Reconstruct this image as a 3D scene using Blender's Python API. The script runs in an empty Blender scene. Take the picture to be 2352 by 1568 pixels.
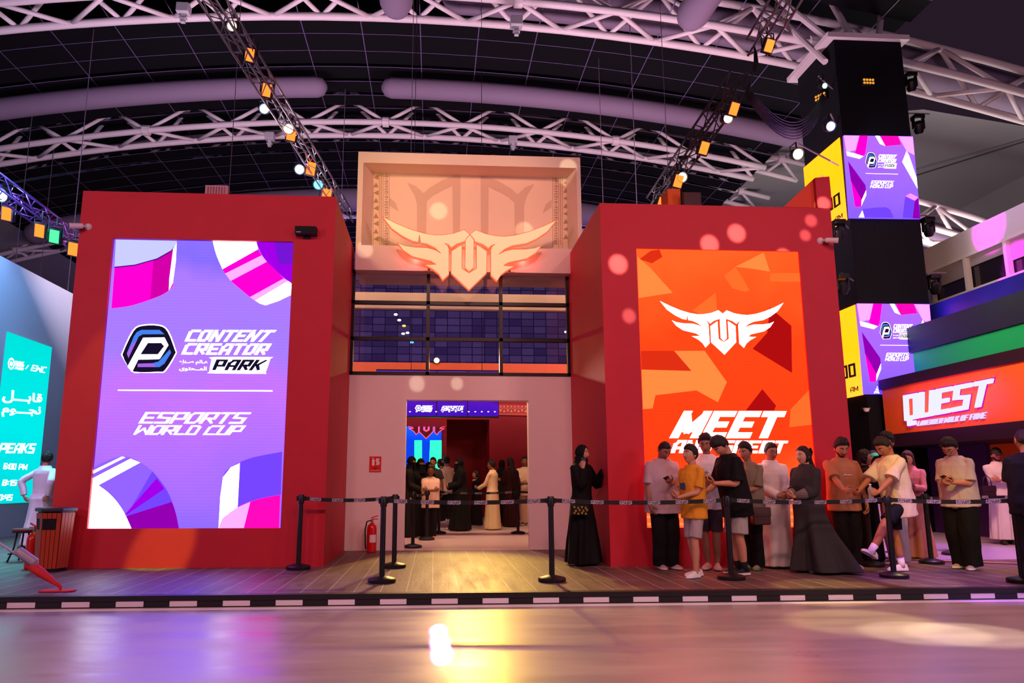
import bpy, bmesh, math, random
import numpy as np
from mathutils import Vector, Matrix, noise
from mathutils.geometry import tessellate_polygon
random.seed(7)
S = bpy.context.scene
COL = S.collection
R = math.radians

# ------------------------------------------------------------------ camera
CF, CYAW, CPIT, CH = 1650.0, 0.0598, 0.1707, 1.19
SHX, SHY = 79.54, 39.43
cam_d = bpy.data.cameras.new('camera')
cam_d.sensor_fit = 'HORIZONTAL'; cam_d.sensor_width = 36.0
cam_d.lens = 36.0 * CF / 2352
cam_d.shift_x = SHX / 2352; cam_d.shift_y = SHY / 2352
cam_d.clip_end = 300
cam = bpy.data.objects.new('camera', cam_d); COL.objects.link(cam)
cam.location = (0, 0, CH)
cam.rotation_euler = (math.pi/2 + CPIT, 0, -CYAW)
S.camera = cam
_c, _s = math.cos(CYAW), math.sin(CYAW)
_F = np.array([_s*math.cos(CPIT), _c*math.cos(CPIT), math.sin(CPIT)])
_R = np.array([_c, -_s, 0.0]); _U = np.cross(_R, _F); _O = np.array([0, 0, CH])

def at(px, py, x=None, y=None, z=None):
    """point of the place seen at a photo pixel, on a plane of known depth / side / height"""
    d = _F + _R*(px-1176+SHX)/CF + _U*(784+SHY-py)/CF
    i, v = (0, x) if x is not None else (1, y) if y is not None else (2, z)
    return _O + d*(v-_O[i])/d[i]

# ------------------------------------------------------------------ colour management, world
S.view_settings.view_transform = 'Standard'; S.view_settings.look = 'None'
S.view_settings.exposure = 0.0; S.view_settings.gamma = 1.0
S.view_settings.use_curve_mapping = False
S.cycles.max_bounces = 6; S.cycles.diffuse_bounces = 3; S.cycles.glossy_bounces = 3
S.cycles.transparent_max_bounces = 12; S.cycles.sample_clamp_indirect = 6.0
S.cycles.use_denoising = True
W = bpy.data.worlds.new('world'); S.world = W; W.use_nodes = True
W.node_tree.nodes['Background'].inputs[0].default_value = (.30, .17, .30, 1)
W.node_tree.nodes['Background'].inputs[1].default_value = .06

def lin(c):
    return tuple(((v/255)/12.92 if v/255 <= .04045 else ((v/255+.055)/1.055)**2.4) for v in c)

# ------------------------------------------------------------------ lights of the hall
def lamp(name, kind, loc, to, col, power, size=.5, size_y=None, angle=45, blend=.5, spread=None):
    d = bpy.data.lights.new(name, kind); d.color = col; d.energy = power
    if kind == 'AREA':
        d.shape = 'RECTANGLE'; d.size = size; d.size_y = size_y or size
        if spread: d.spread = R(spread)
    if kind == 'SPOT':
        d.spot_size = R(angle); d.spot_blend = blend; d.shadow_soft_size = size
    if kind == 'POINT': d.shadow_soft_size = size
    o = bpy.data.objects.new(name, d); COL.objects.link(o); o.location = loc
    o.rotation_euler = (Vector(to)-Vector(loc)).to_track_quat('-Z', 'Y').to_euler()
    return o
# front washes hung from the hall's lighting grid behind and above the visitor
for x_, tx in ((-7.5, -4), (-2.5, -1.2), (3.0, 1.8), (7.5, 4.5)):
    lamp('front_wash', 'SPOT', (x_, -3.2, 10.8), (tx, 11.5, 1.6), (1, .40, .42), 1250, .45, angle=78, blend=.9)
lamp('queue_wash', 'SPOT', (6.5, 1.5, 9.5), (4.5, 10.5, 1.0), (1, .66, .54), 620, .3, angle=60, blend=.9)
lamp('sign_wash', 'SPOT', (.6, 4.0, 8.6), (.6, 12.9, 6.3), (1, .56, .38), 1300, .3, angle=30, blend=.8)
lamp('sign_glow', 'SPOT', (-2.6, 9.3, 6.6), (-1.4, 13.0, 6.5), (1, .75, .2), 160, .2, angle=50, blend=.8)
lamp('entrance_fill', 'SPOT', (.6, 3.0, 8.0), (.6, 13, 1.9), (1, .34, .30), 900, .3, angle=27, blend=.6)  # added fill spot that reddens and brightens the white entrance wall
# unseen uplights, added to light the roof steel lilac
lamp('roof_fill', 'AREA', (-5.5, 16.5, 5.9), (-5.5, 25, 16), (.95, .66, .84), 900, 4, 2)
lamp('roof_fill', 'AREA', (5.0, 17.0, 5.9), (6.0, 25, 16), (.95, .66, .84), 900, 4, 2)
lamp('roof_fill', 'AREA', (-13, -1, 5), (-3, 18, 16), (.9, .6, .86), 480, 3, 3)
lamp('roof_fill', 'AREA', (14, -1, 5), (4, 18, 16), (.9, .6, .86), 480, 3, 3)
lamp('roof_fill', 'AREA', (18, 24, 7.0), (20, 24, 16), (.9, .8, .78), 700, 4, 4)  # added to brighten the grey roof membrane
# yellow moving head on top of the inner wall: shines out through the window
lamp('yellow_beam', 'SPOT', tuple(at(1003, 828, y=23.1)), (.6, 13, 3.0), (1, .74, .12), 160, .08, angle=50, blend=.5)
lamp('door_path_fill', 'SPOT', (1.1, 17.5, 4.0), (-.1, 8.0, 0), (1, .62, .05), 1250, .05, angle=40, blend=.5)  # added unseen spot ahead of the ribbon, throws the yellow floor path
lamp('door_path_fill', 'SPOT', (.7, 17.5, 4.1), (.9, 8.6, 0), (1, .52, .36), 650, .05, angle=46, blend=.5)  # added unseen spot, warms the right half of the path
for x_ in (-1.6, .6, 2.8):
    lamp('hall_warm', 'SPOT', (x_, 15.0, 7.5), (x_, 17.6, 0), (1, .60, .40), 700, .15, angle=75, blend=.7)
lamp('hall_warm', 'SPOT', (.4, 16.5, 7.5), (.4, 23.4, 2.0), (1, .5, .4), 160, .15, angle=70, blend=.8)
# far purple glow at the end of the hall
lamp('hall_purple', 'AREA', (0, 34, 7), (0, 50, 13), (.38, .2, 1.0), 950, 20, 3)
# side walls
lamp('blue_wash', 'AREA', (-6.6, 13.2, 6.8), (-9.5, 16.5, 4.2), (.16, .50, 1.0), 240, 1, 1)
lamp('teal_wash', 'SPOT', (-6.5, 13.5, 6.5), (-7.6, 11.5, 0), (.02, .9, 1.0), 2200, .3, angle=60, blend=1)
lamp('orange_wash', 'AREA', (8.6, 10.6, 5.8), (11, 14.5, 2.8), (1, .5, .32), 380, 1.5, 1)
lamp('green_wash', 'AREA', (10.6, 14.5, 5.6), (12, 16, 3.9), (.45, 1, .6), 22, 1, .6)
lamp('gallery_wash', 'AREA', (10.5, 16.5, 9.5), (14, 17.5, 6.8), (.95, .85, .9), 55, 2, 1)
for q in ((2270, 520), (2130, 625), (2330, 600), (2185, 690)):
    t = at(q[0], q[1], x=13.98)
    lamp('magenta_spot', 'SPOT', (t[0]-3.2, t[1]-.8, t[2]+1.2), tuple(t), (1, .0, .85), 2200, .04, angle=19, blend=.4)
lamp('purple_floor', 'SPOT', (9.2, 11.0, 7.0), (8.6, 12.2, 0), (.45, .12, 1), 1600, .05, angle=42, blend=.5)
lamp('purple_floor', 'SPOT', (5.8, 6.0, 8.0), (6.5, 8.9, 0), (.33, .05, 1), 2600, .05, angle=17, blend=.6)
lamp('purple_floor', 'SPOT', (4.2, 2.0, 8.0), (4.0, 5.2, -.12), (.35, .1, 1), 900, .05, angle=22, blend=1)
lamp('road_fill', 'SPOT', (2.0, 1.5, 10.5), (2.0, 4.6, 0), (1, .80, .62), 1000, .4, angle=70, blend=1)  # added overhead fill that lifts the road tone
# soft warm dots thrown on the facade by the effect lights
for (px, py, w, c) in ((1692, 535, 26, 0), (1630, 560, 26, 0), (1420, 606, 26, 0), (1800, 590, 24, 0), (1895, 462, 20, 0), (1863, 506, 18, 1),
                       (1850, 540, 16, 1), (1445, 725, 18, 1), (1003, 460, 26, 2), (1205, 505, 26, 2), (1305, 385, 26, 2), (838, 575, 24, 2),
                       (955, 868, 20, 2), (1048, 868, 16, 2)):
    t = at(px, py, y=10.5 if px > 1400 else 13.0)
    lamp('effect_dot', 'SPOT', (t[0]-1.2, 1.2, 8.2), tuple(t), ((.75, 1, .62), (.6, 1, .7), (1, .88, .66))[c], (16000, 8000, 2600)[c], .03, angle=(w*2.0)/29, blend=.45)
# orange shafts grazing the left block and the floor in front of it
t = at(372, 1262, y=10.76)
lamp('orange_shaft', 'SPOT', (-.9, 6.0, 6.2), tuple(t), (.5, 1, .03), 4200, .04, angle=6.5, blend=.5)
t = at(192, 930, y=10.76)
lamp('orange_shaft', 'SPOT', (-3.6, 9.3, 7.4), tuple(t), (.55, 1, .03), 900, .04, angle=10, blend=.6)
for (px, py, w, c, e) in ((2130, 1417, 7, (1, .8, .5), 3000), (2235, 1420, 7, (1, .75, .5), 3000), (1990, 1395, 9, (1, .75, .3), 2200), (1900, 1345, 8, (1, .7, .2), 2200), (2120, 1338, 6, (1, .7, .2), 1400)):
    t = at(px, py, z=0); lamp('floor_dot', 'SPOT', (t[0]+4, t[1]+2.5, 8), tuple(t), c, e, .03, angle=w, blend=.5)
for q in ((1007, 1447), (1010, 1472), (1014, 1497)):  # added row of spots, draws a long reflection on the road
    t = at(q[0], q[1], z=-.12); lamp('reflection_spot', 'SPOT', (.3, 17.3, 2.7), tuple(t), (.75, .4, 1), 750, .01, angle=.42, blend=.6)
lamp('queue_yellow', 'SPOT', (3.5, 4.0, 7.0), (6.7, 9.3, .9), (1, .66, .06), 1500, .05, angle=15, blend=.7)
lamp('lilac_wash', 'SPOT', (-5.8, 9.6, 6.8), (-7.3, 12.8, .9), (.62, .40, 1), 900, .1, angle=26, blend=.8)
# ------------------------------------------------------------------ materials
MATS = {}
def _new(name):
    m = bpy.data.materials.new(name); m.use_nodes = True
    return m, m.node_tree.nodes, m.node_tree.links, m.node_tree.nodes['Principled BSDF']
def mat(name, c, rough=.6, metal=0, bump=0, bscale=40, var=0, vscale=6, spec=.4, coat=0, stretch=None):
    """painted / plain surface: colour c (sRGB 0-255) with slight noise in colour and relief"""
    if name in MATS: return MATS[name]
    m, N, L, B = _new(name); MATS[name] = m
    l = lin(c); B.inputs['Base Color'].default_value = (*l, 1); B.inputs['Roughness'].default_value = rough
    B.inputs['Metallic'].default_value = metal; B.inputs['Specular IOR Level'].default_value = spec
    if coat: B.inputs['Coat Weight'].default_value = coat
    tc = N.new('ShaderNodeTexCoord'); src = tc.outputs['Object']
    if stretch:
        mp = N.new('ShaderNodeMapping'); mp.inputs['Scale'].default_value = stretch; L.new(src, mp.inputs[0]); src = mp.outputs[0]
    if var:
        n = N.new('ShaderNodeTexNoise'); n.inputs['Scale'].default_value = vscale; n.inputs['Detail'].default_value = 4; L.new(src, n.inputs[0])
        r = N.new('ShaderNodeMix'); r.data_type = 'RGBA'; L.new(n.outputs[0], r.inputs[0])
        r.inputs[6].default_value = (*[v*(1-var) for v in l], 1); r.inputs[7].default_value = (*[min(1, v*(1+var)) for v in l], 1)
        L.new(r.outputs[2], B.inputs['Base Color'])
    if bump:
        n = N.new('ShaderNodeTexNoise'); n.inputs['Scale'].default_value = bscale; n.inputs['Detail'].default_value = 3; L.new(src, n.inputs[0])
        b = N.new('ShaderNodeBump'); b.inputs['Strength'].default_value = bump; b.inputs['Distance'].default_value = .03
        L.new(n.outputs[0], b.inputs['Height']); L.new(b.outputs[0], B.inputs['Normal'])
    return m
HOT = 4.0   # LED walls run brighter than the picture can hold: full channels stay full
def emit(c, k=1.0):
    """glowing surface: a screen pixel or a lamp face"""
    name = 'glow_%d_%d_%d_%g' % (*c, k)
    if name in MATS: return MATS[name]
    m = bpy.data.materials.new(name); m.use_nodes = True; MATS[name] = m
    N, L = m.node_tree.nodes, m.node_tree.links; N.clear()
    e = N.new('ShaderNodeEmission'); l = lin(c); l = [v*(HOT if v > .9 else 1) for v in l] if k == 1.0 else l
    e.inputs[0].default_value = (*l, 1); e.inputs[1].default_value = k
    o = N.new('ShaderNodeOutputMaterial'); L.new(e.outputs[0], o.inputs[0])
    return m
def screen_mat(name, stops, axis=2, lo=0, hi=1, wob=.15):
    """picture of an LED wall: a colour ramp along an axis with soft noise and fine pixel rows"""
    m = bpy.data.materials.new(name); m.use_nodes = True; N, L = m.node_tree.nodes, m.node_tree.links; N.clear()
    tc = N.new('ShaderNodeTexCoord'); sx = N.new('ShaderNodeSeparateXYZ'); L.new(tc.outputs['Object'], sx.inputs[0])
    mr = N.new('ShaderNodeMapRange'); mr.inputs[1].default_value = lo; mr.inputs[2].default_value = hi; L.new(sx.outputs[axis], mr.inputs[0])
    no = N.new('ShaderNodeTexNoise'); no.inputs['Scale'].default_value = .9; L.new(tc.outputs['Object'], no.inputs[0])
    a = N.new('ShaderNodeMath'); a.operation = 'MULTIPLY_ADD'; L.new(no.outputs[0], a.inputs[0]); a.inputs[1].default_value = wob; L.new(mr.outputs[0], a.inputs[2])
    s = N.new('ShaderNodeMath'); s.operation = 'SUBTRACT'; L.new(a.outputs[0], s.inputs[0]); s.inputs[1].default_value = wob/2
    cr = N.new('ShaderNodeValToRGB'); L.new(s.outputs[0], cr.inputs[0])
    el = cr.color_ramp.elements
    while len(el) < len(stops): el.new(.5)
    for e_, (p, c) in zip(el, stops): e_.position = p; e_.color = (*[v*(HOT if v > .9 else 1) for v in lin(c)], 1)
    w = N.new('ShaderNodeMath'); w.operation = 'MULTIPLY'; L.new(sx.outputs[2], w.inputs[0]); w.inputs[1].default_value = 6.2832/.045
    si = N.new('ShaderNodeMath'); si.operation = 'SINE'; L.new(w.outputs[0], si.inputs[0])
    k = N.new('ShaderNodeMath'); k.operation = 'MULTIPLY_ADD'; L.new(si.outputs[0], k.inputs[0]); k.inputs[1].default_value = .03; k.inputs[2].default_value = .97
    e = N.new('ShaderNodeEmission'); L.new(cr.outputs[0], e.inputs[0]); L.new(k.outputs[0], e.inputs[1])
    o = N.new('ShaderNodeOutputMaterial'); L.new(e.outputs[0], o.inputs[0])
    return m

# ------------------------------------------------------------------ mesh collecting
class MB:
    def __init__(s): s.v = []; s.f = []; s.mi = []
    def add(s, vs, fs, mi=0):
        o = len(s.v); s.v += [tuple(map(float, p)) for p in vs]
        s.f += [tuple(i+o for i in f) for f in fs]; s.mi += [mi]*len(fs)
        return s
    def join(s, b, mi=None):
        o = len(s.v); s.v += b.v; s.f += [tuple(i+o for i in f) for f in b.f]; s.mi += b.mi if mi is None else [mi]*len(b.f); return s
    def box(s, a, b, mi=0):
        (x0, y0, z0), (x1, y1, z1) = a, b
        return s.add([(x0,y0,z0),(x1,y0,z0),(x1,y1,z0),(x0,y1,z0),(x0,y0,z1),(x1,y0,z1),(x1,y1,z1),(x0,y1,z1)],
            [(0,3,2,1),(4,5,6,7),(0,1,5,4),(1,2,6,5),(2,3,7,6),(3,0,4,7)], mi)
    def obox(s, c, ax, ay, az, mi=0):
        """box about centre c with half-extent vectors"""
        c, ax, ay, az = map(np.array, (c, ax, ay, az))
        v = [c+i*ax+j*ay+k*az for k in (-1, 1) for i, j in ((-1,-1),(1,-1),(1,1),(-1,1))]
        return s.add(v, [(0,3,2,1),(4,5,6,7),(0,1,5,4),(1,2,6,5),(2,3,7,6),(3,0,4,7)], mi)
    def loft(s, rings, mi=0, cap=True, closed=True):
        n = len(rings[0]); o = len(s.v)
        for r in rings: s.v += [tuple(map(float, p)) for p in r]
        m = n if closed else n-1
        for i in range(len(rings)-1):
            for j in range(m):
                s.f.append((o+i*n+j, o+i*n+(j+1) % n, o+(i+1)*n+(j+1) % n, o+(i+1)*n+j)); s.mi.append(mi)
        if cap and closed:
            s.f.append(tuple(o+j for j in reversed(range(n)))); s.mi.append(mi)
            s.f.append(tuple(o+(len(rings)-1)*n+j for j in range(n))); s.mi.append(mi)
        return s
    def tube(s, pts, rad, n=10, mi=0, round_=False, up=None, flat=1.0):
        pts = [np.array(p, float) for p in pts]
        if isinstance(rad, (int, float)): rad = [rad]*len(pts)
        if round_:
            d0 = pts[0]-pts[1]; d0 /= np.linalg.norm(d0); d1 = pts[-1]-pts[-2]; d1 /= np.linalg.norm(d1)
            r0, r1 = rad[0], rad[-1]
            pts = [pts[0]+d0*r0*.95, pts[0]+d0*r0*.6]+pts+[pts[-1]+d1*r1*.6, pts[-1]+d1*r1*.95]
            rad = [r0*.25, r0*.8]+list(rad)+[r1*.8, r1*.25]
        rings = []; u = None
        for i, p in enumerate(pts):
            t = (pts[min(i+1, len(pts)-1)]-pts[max(i-1, 0)]); t /= (np.linalg.norm(t)+1e-9)
            if u is None:
                a = np.array(up if up is not None else ((0, 0, 1) if abs(t[2]) < .9 else (0, 1, 0)), float)
                u = a-t*(a@t)
            else: u = u-t*(u@t)
            u /= (np.linalg.norm(u)+1e-9); w = np.cross(t, u)
            rings.append([p+rad[i]*(math.cos(q)*u*flat+math.sin(q)*w) for q in (2*math.pi*k/n for k in range(n))])
        return s.loft(rings, mi)
    def lathe(s, prof, n=24, c=(0, 0, 0), mi=0):
        return s.loft([[(c[0]+r*math.cos(a), c[1]+r*math.sin(a), c[2]+z) for a in (2*math.pi*k/n for k in range(n))] for r, z in prof], mi)
    def poly(s, pts, mi=0, thick=None):
        """flat polygon (any outline); thick = extrusion vector"""
        P = [Vector(p) for p in pts]
        tris = tessellate_polygon([P])
        s.add(P, [tuple(t) for t in tris], mi)
        if thick is not None:
            t = Vector(thick); n = len(P)
            s.add([p+t for p in P], [tuple(q) for q in tris], mi)
            s.add(P+[p+t for p in P], [(i, (i+1) % n, (i+1) % n+n, i+n) for i in range(n)], mi)
        return s
    def mesh(s, name, mats, smooth=False, norm=True):
        me = bpy.data.meshes.new(name); me.from_pydata(s.v, [], s.f)
        for m in mats: me.materials.append(m)
        me.polygons.foreach_set('material_index', s.mi)
        if norm:
            b = bmesh.new(); b.from_mesh(me); bmesh.ops.recalc_face_normals(b, faces=b.faces); b.to_mesh(me); b.free()
        if smooth: me.polygons.foreach_set('use_smooth', [True]*len(me.polygons))
        me.update(); return me
def link(name, me, parent=None, loc=None):
    o = bpy.data.objects.new(name, me); COL.objects.link(o)
    if parent: o.parent = parent
    if loc is not None: o.location = loc
    return o
def obj(name, mb, m, parent=None, smooth=False, bevel=0, norm=True):
    o = link(name, mb.mesh(name, m if isinstance(m, (list, tuple)) else [m], smooth, norm), parent)
    if bevel:
        b = o.modifiers.new('bevel', 'BEVEL'); b.width = bevel; b.segments = 2; b.limit_method = 'ANGLE'
    if smooth == 'auto' or bevel:
        o.data.polygons.foreach_set('use_smooth', [True]*len(o.data.polygons))
        try: o.data.set_sharp_from_angle(angle=R(35))
        except Exception: pass
    return o
def tag(o, label, cat, group=None, kind=None):
    o['label'] = label; o['category'] = cat
    if group: o['group'] = group
    if kind: o['kind'] = kind
    return o
def struct(o): o['kind'] = 'structure'; return o
def thing(name, label, cat, loc=(0, 0, 0), rz=0, group=None):
    o = bpy.data.objects.new(name, None); COL.objects.link(o); o.location = loc; o.rotation_euler = (0, 0, rz); o.empty_display_size = .1
    return tag(o, label, cat, group)
def copy_tree(o, parent=None):
    c = o.copy(); COL.objects.link(c); c.parent = parent
    for ch in list(o.children): copy_tree(ch, c)
    return c

# ------------------------------------------------------------------ lettering
GL = {  # strokes on a 4 x 6 grid
 'A': (4, [[(0,0),(0,4.2),(1.4,6),(4,6),(4,0)], [(0,2.2),(4,2.2)]]), 'B': (4, [[(0,0),(0,6),(3.4,6),(4,5),(3.2,3),(4,1.8),(4,0),(0,0)], [(0,3),(3.2,3)]]),
 'C': (4, [[(4,6),(1,6),(0,5),(0,0),(4,0)]]), 'D': (4, [[(0,0),(0,6),(3,6),(4,5),(4,0),(0,0)]]),
 'E': (4, [[(4,6),(0,6),(0,0),(4,0)], [(0,3),(3.2,3)]]), 'F': (4, [[(4,6),(0,6),(0,0)], [(0,3),(3.2,3)]]),
 'G': (4, [[(4,6),(1,6),(0,5),(0,0),(4,0),(4,3),(2.4,3)]]), 'H': (4, [[(0,0),(0,6)], [(4,0),(4,6)], [(0,3),(4,3)]]), 'I': (0, [[(0,0),(0,6)]]),
 'K': (4, [[(0,0),(0,6)], [(0,3),(1.6,3),(4,6)], [(1.6,3),(4,0)]]), 'L': (3.6, [[(0,6),(0,0),(3.6,0)]]),
 'M': (5.4, [[(0,0),(0,6),(2.7,1.4),(5.4,6),(5.4,0)]]), 'N': (4, [[(0,0),(0,6),(4,0),(4,6)]]),
 'O': (4, [[(0,0),(0,5),(1,6),(4,6),(4,1),(3,0),(0,0)]]), 'P': (4, [[(0,0),(0,6),(4,6),(4,2.4),(0,2.4)]]),
 'Q': (4, [[(0,0),(0,6),(4,6),(4,0),(0,0)], [(1.2,0),(1.2,-1.6),(3,-1.6)]]), 'R': (4, [[(0,0),(0,6),(4,6),(4,2.6),(0,2.6)], [(1.8,2.6),(4,0)]]),
 'S': (4, [[(4,6),(0,6),(0,3.2),(4,2.8),(4,0),(0,0)]]), 'T': (4, [[(0,6),(4,6)], [(2,6),(2,0)]]), 'U': (4, [[(0,6),(0,0),(4,0),(4,6)]]),
 'V': (4, [[(0,6),(2,0),(4,6)]]), 'W': (5.4, [[(0,6),(0,0),(2.7,4),(5.4,0),(5.4,6)]]), 'Y': (4, [[(0,6),(0,3),(4,3)], [(4,6),(4,0),(0,0)]]),
 '0': (3.4, [[(0,0),(0,6),(3.4,6),(3.4,0),(0,0)]]), '1': (1.4, [[(0,5.2),(1.4,6),(1.4,0)]]), '4': (3.4, [[(0,6),(0,2.4),(3.4,2.4)], [(3,6),(3,0)]]),
 '5': (3.4, [[(3.4,6),(0,6),(0,3.2),(3.4,3.2),(3.4,0),(0,0)]]), '6': (3.4, [[(3.4,6),(0,6),(0,0),(3.4,0),(3.4,3.1),(0,3.1)]]),
 '8': (3.4, [[(0,0),(0,6),(3.4,6),(3.4,0),(0,0)], [(0,3.1),(3.4,3.1)]]), ':': (.2, [[(.1,1.2),(.1,1.5)], [(.1,4.2),(.1,4.5)]]), '/': (2.4, [[(0,0),(2.4,6)]]), ' ': (1.2, [])}
def letters(text, t=1.15, gap=.55, slant=.25, ys=1.25):
    """strokes of a word as quads in a unit box (u right, v up)"""
    q = []; x = 0; h = t/2
    for ch in text:
        w, st = GL[ch]
        for pl in st:
            for (x0, y0), (x1, y1) in zip(pl, pl[1:]):
                a = np.array([x0+x, y0*ys]); b = np.array([x1+x, y1*ys]); d = b-a; d = d/(np.linalg.norm(d)+1e-9); n = np.array([-d[1], d[0]])*h
                a = a-d*h*.98; b = b+d*h*.98
                k = np.array([a-n, b-n, b+n, a+n]); k[:, 0] = np.clip(k[:, 0], x-h, x+w+h); k[:, 1] = np.clip(k[:, 1], (-h if ch != 'Q' else -1.6*ys-h), 6*ys+h); q.append(k)
        x += w+t+gap
    q = np.array(q); q[..., 0] += q[..., 1]*slant
    lo = q.reshape(-1, 2).min(0); hi = q.reshape(-1, 2).max(0)
    return (q-lo)/(hi-lo)
def quadmap(tl, tr, br, bl, off=(0, 0, 0), **pl):
    """unit box to a pixel quadrilateral on a plane of the place"""
    c = [at(*p, **pl)+np.array(off) for p in (bl, br, tr, tl)]
    return lambda u, v: (1-u)*(1-v)*c[0]+u*(1-v)*c[1]+u*v*c[2]+(1-u)*v*c[3]
def word(mb, text, mp, mi=0, thick=None, **k):
    for q in letters(text, **k):
        P = [mp(u, v) for u, v in q]
        if thick is None: mb.add(P, [(0, 1, 2, 3)], mi)
        else:
            th = np.array(thick); mb.add(P+[p+th for p in P], [(0,1,2,3),(4,5,6,7),(0,1,5,4),(1,2,6,5),(2,3,7,6),(3,0,4,7)], mi)
def arabic(mb, txt, mp, mi=0, bold=.02):
    """presentation forms, already in visual order"""
    cu = bpy.data.curves.new('t', 'FONT'); cu.body = txt; cu.offset = bold
    o = bpy.data.objects.new('t', cu); COL.objects.link(o)
    me = bpy.data.meshes.new_from_object(o.evaluated_get(bpy.context.evaluated_depsgraph_get()))
    co = np.array([v.co[:2] for v in me.vertices]); fs = [tuple(p.vertices) for p in me.polygons]
    bpy.data.objects.remove(o); bpy.data.meshes.remove(me); bpy.data.curves.remove(cu)
    lo, hi = co.min(0), co.max(0); co = (co-lo)/(hi-lo)
    mb.add([mp(u, v) for u, v in co], fs, mi)
def smooth_poly(p, k=4):
    """Catmull-Rom through a closed outline"""
    p = np.array(p, float); n = len(p); out = []
    for i in range(n):
        a, b, c, d = p[i-1], p[i], p[(i+1) % n], p[(i+2) % n]
        for j in range(k):
            t = j/k; out.append(.5*((2*b)+(c-a)*t+(2*a-5*b+4*c-d)*t*t+(3*b-a-3*c+d)*t**3))
    return out
# ------------------------------------------------------------------ shell materials
RED = mat('red_paint', (196, 30, 50), .62, bump=.06, bscale=160, var=.08, vscale=3)
RED_D = mat('inner_red_paint', (160, 3, 2), .6, var=.08, vscale=3)
WHITE = mat('white_paint', (226, 214, 208), .6, bump=.04, bscale=90, var=.03)
ORANGE = mat('orange_paint', (240, 104, 30), .6, var=.06, vscale=2)
CREAM = mat('cream_board', (238, 216, 186), .55, var=.03)
BLACK = mat('black_metal', (14, 13, 16), .45, var=.1, vscale=9)
BLACKF = mat('black_drape', (20, 19, 25), .95, spec=.1, bump=.5, bscale=3, stretch=(9, 9, .4))
GREY = mat('grey_steel', (128, 122, 126), .45, metal=.3)
STEEL = mat('white_steel', (222, 205, 210), .5, var=.05, vscale=1)
ALU = mat('truss_aluminium', (150, 146, 150), .35, metal=.85)
DUCT = mat('duct_fabric', (130, 110, 134), .75, bump=.15, bscale=3, var=.06, vscale=.8)
MEMB = mat('roof_membrane', (150, 146, 148), .8, var=.06, vscale=.3)
ROOFB = mat('roof_black', (14, 12, 18), .85, spec=.15)
EDGE = mat('ceiling_panel_edge', (112, 92, 138), .5)

def floor_mat(name, c1, c2, rough, mode):
    m, N, L, B = _new(name)
    tc = N.new('ShaderNodeTexCoord'); mp = N.new('ShaderNodeMapping'); L.new(tc.outputs['Object'], mp.inputs[0])
    n = N.new('ShaderNodeTexNoise'); n.inputs['Scale'].default_value = 1.0; n.inputs['Detail'].default_value = 8; n.inputs['Roughness'].default_value = .65
    L.new(mp.outputs[0], n.inputs[0])
    mx = N.new('ShaderNodeMix'); mx.data_type = 'RGBA'; mx.inputs[6].default_value = (*lin(c1), 1); mx.inputs[7].default_value = (*lin(c2), 1)
    cr = N.new('ShaderNodeMapRange'); cr.inputs[1].default_value = .3; cr.inputs[2].default_value = .7; L.new(n.outputs[0], cr.inputs[0]); L.new(cr.outputs[0], mx.inputs[0])
    rr = N.new('ShaderNodeMapRange'); rr.inputs[1].default_value = .3; rr.inputs[2].default_value = .75; rr.inputs[3].default_value = rough*.8; rr.inputs[4].default_value = rough*1.35
    L.new(n.outputs[0], rr.inputs[0]); L.new(rr.outputs[0], B.inputs['Roughness'])
    b = N.new('ShaderNodeBump'); b.inputs['Strength'].default_value = .12; b.inputs['Distance'].default_value = .02
    n2 = N.new('ShaderNodeTexNoise'); n2.inputs['Scale'].default_value = 5; n2.inputs['Detail'].default_value = 6; L.new(mp.outputs[0], n2.inputs[0])
    if mode == 'road':
        mp.inputs['Scale'].default_value = (.5, 2.6, 1)
        L.new(mx.outputs[2], B.inputs['Base Color']); L.new(n2.outputs[0], b.inputs['Height'])
    else:
        mp.inputs['Scale'].default_value = (6, .8, 1)
        mp2 = N.new('ShaderNodeMapping'); L.new(tc.outputs['Object'], mp2.inputs[0]); mp2.inputs['Rotation'].default_value = (0, 0, R(90))
        br = N.new('ShaderNodeTexBrick'); L.new(mp2.outputs[0], br.inputs[0]); br.offset = .5
        br.inputs['Scale'].default_value = 1; br.inputs['Brick Width'].default_value = 1.4; br.inputs['Row Height'].default_value = .29; br.inputs['Mortar Size'].default_value = .0035
        br.inputs['Color1'].default_value = (1, 1, 1, 1); br.inputs['Color2'].default_value = (.8, .8, .8, 1); br.inputs['Mortar'].default_value = (0, 0, 0, 1)
        mu = N.new('ShaderNodeMix'); mu.data_type = 'RGBA'; mu.blend_type = 'MULTIPLY'; mu.inputs[0].default_value = 1; L.new(mx.outputs[2], mu.inputs[6]); L.new(br.outputs[0], mu.inputs[7])
        m3 = N.new('ShaderNodeMix'); m3.data_type = 'RGBA'; L.new(br.outputs['Fac'], m3.inputs[0]); L.new(mu.outputs[2], m3.inputs[6]); m3.inputs[7].default_value = (*lin((205, 190, 185)), 1)
        L.new(m3.outputs[2], B.inputs['Base Color'])
        sub = N.new('ShaderNodeMath'); sub.operation = 'MULTIPLY_ADD'; L.new(br.outputs['Fac'], sub.inputs[0]); sub.inputs[1].default_value = -.6; L.new(n2.outputs[0], sub.inputs[2]); L.new(sub.outputs[0], b.inputs['Height'])
    L.new(b.outputs[0], B.inputs['Normal'])
    B.inputs['Specular IOR Level'].default_value = .6
    return m
ROAD = floor_mat('road_vinyl', (160, 150, 148), (188, 178, 172), .33, 'road')
TILE = floor_mat('plank_tile', (92, 72, 70), (120, 96, 92), .5, 'tile')
PALE = mat('pale_hall_floor', (205, 178, 172), .4, var=.06, vscale=2)

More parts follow.
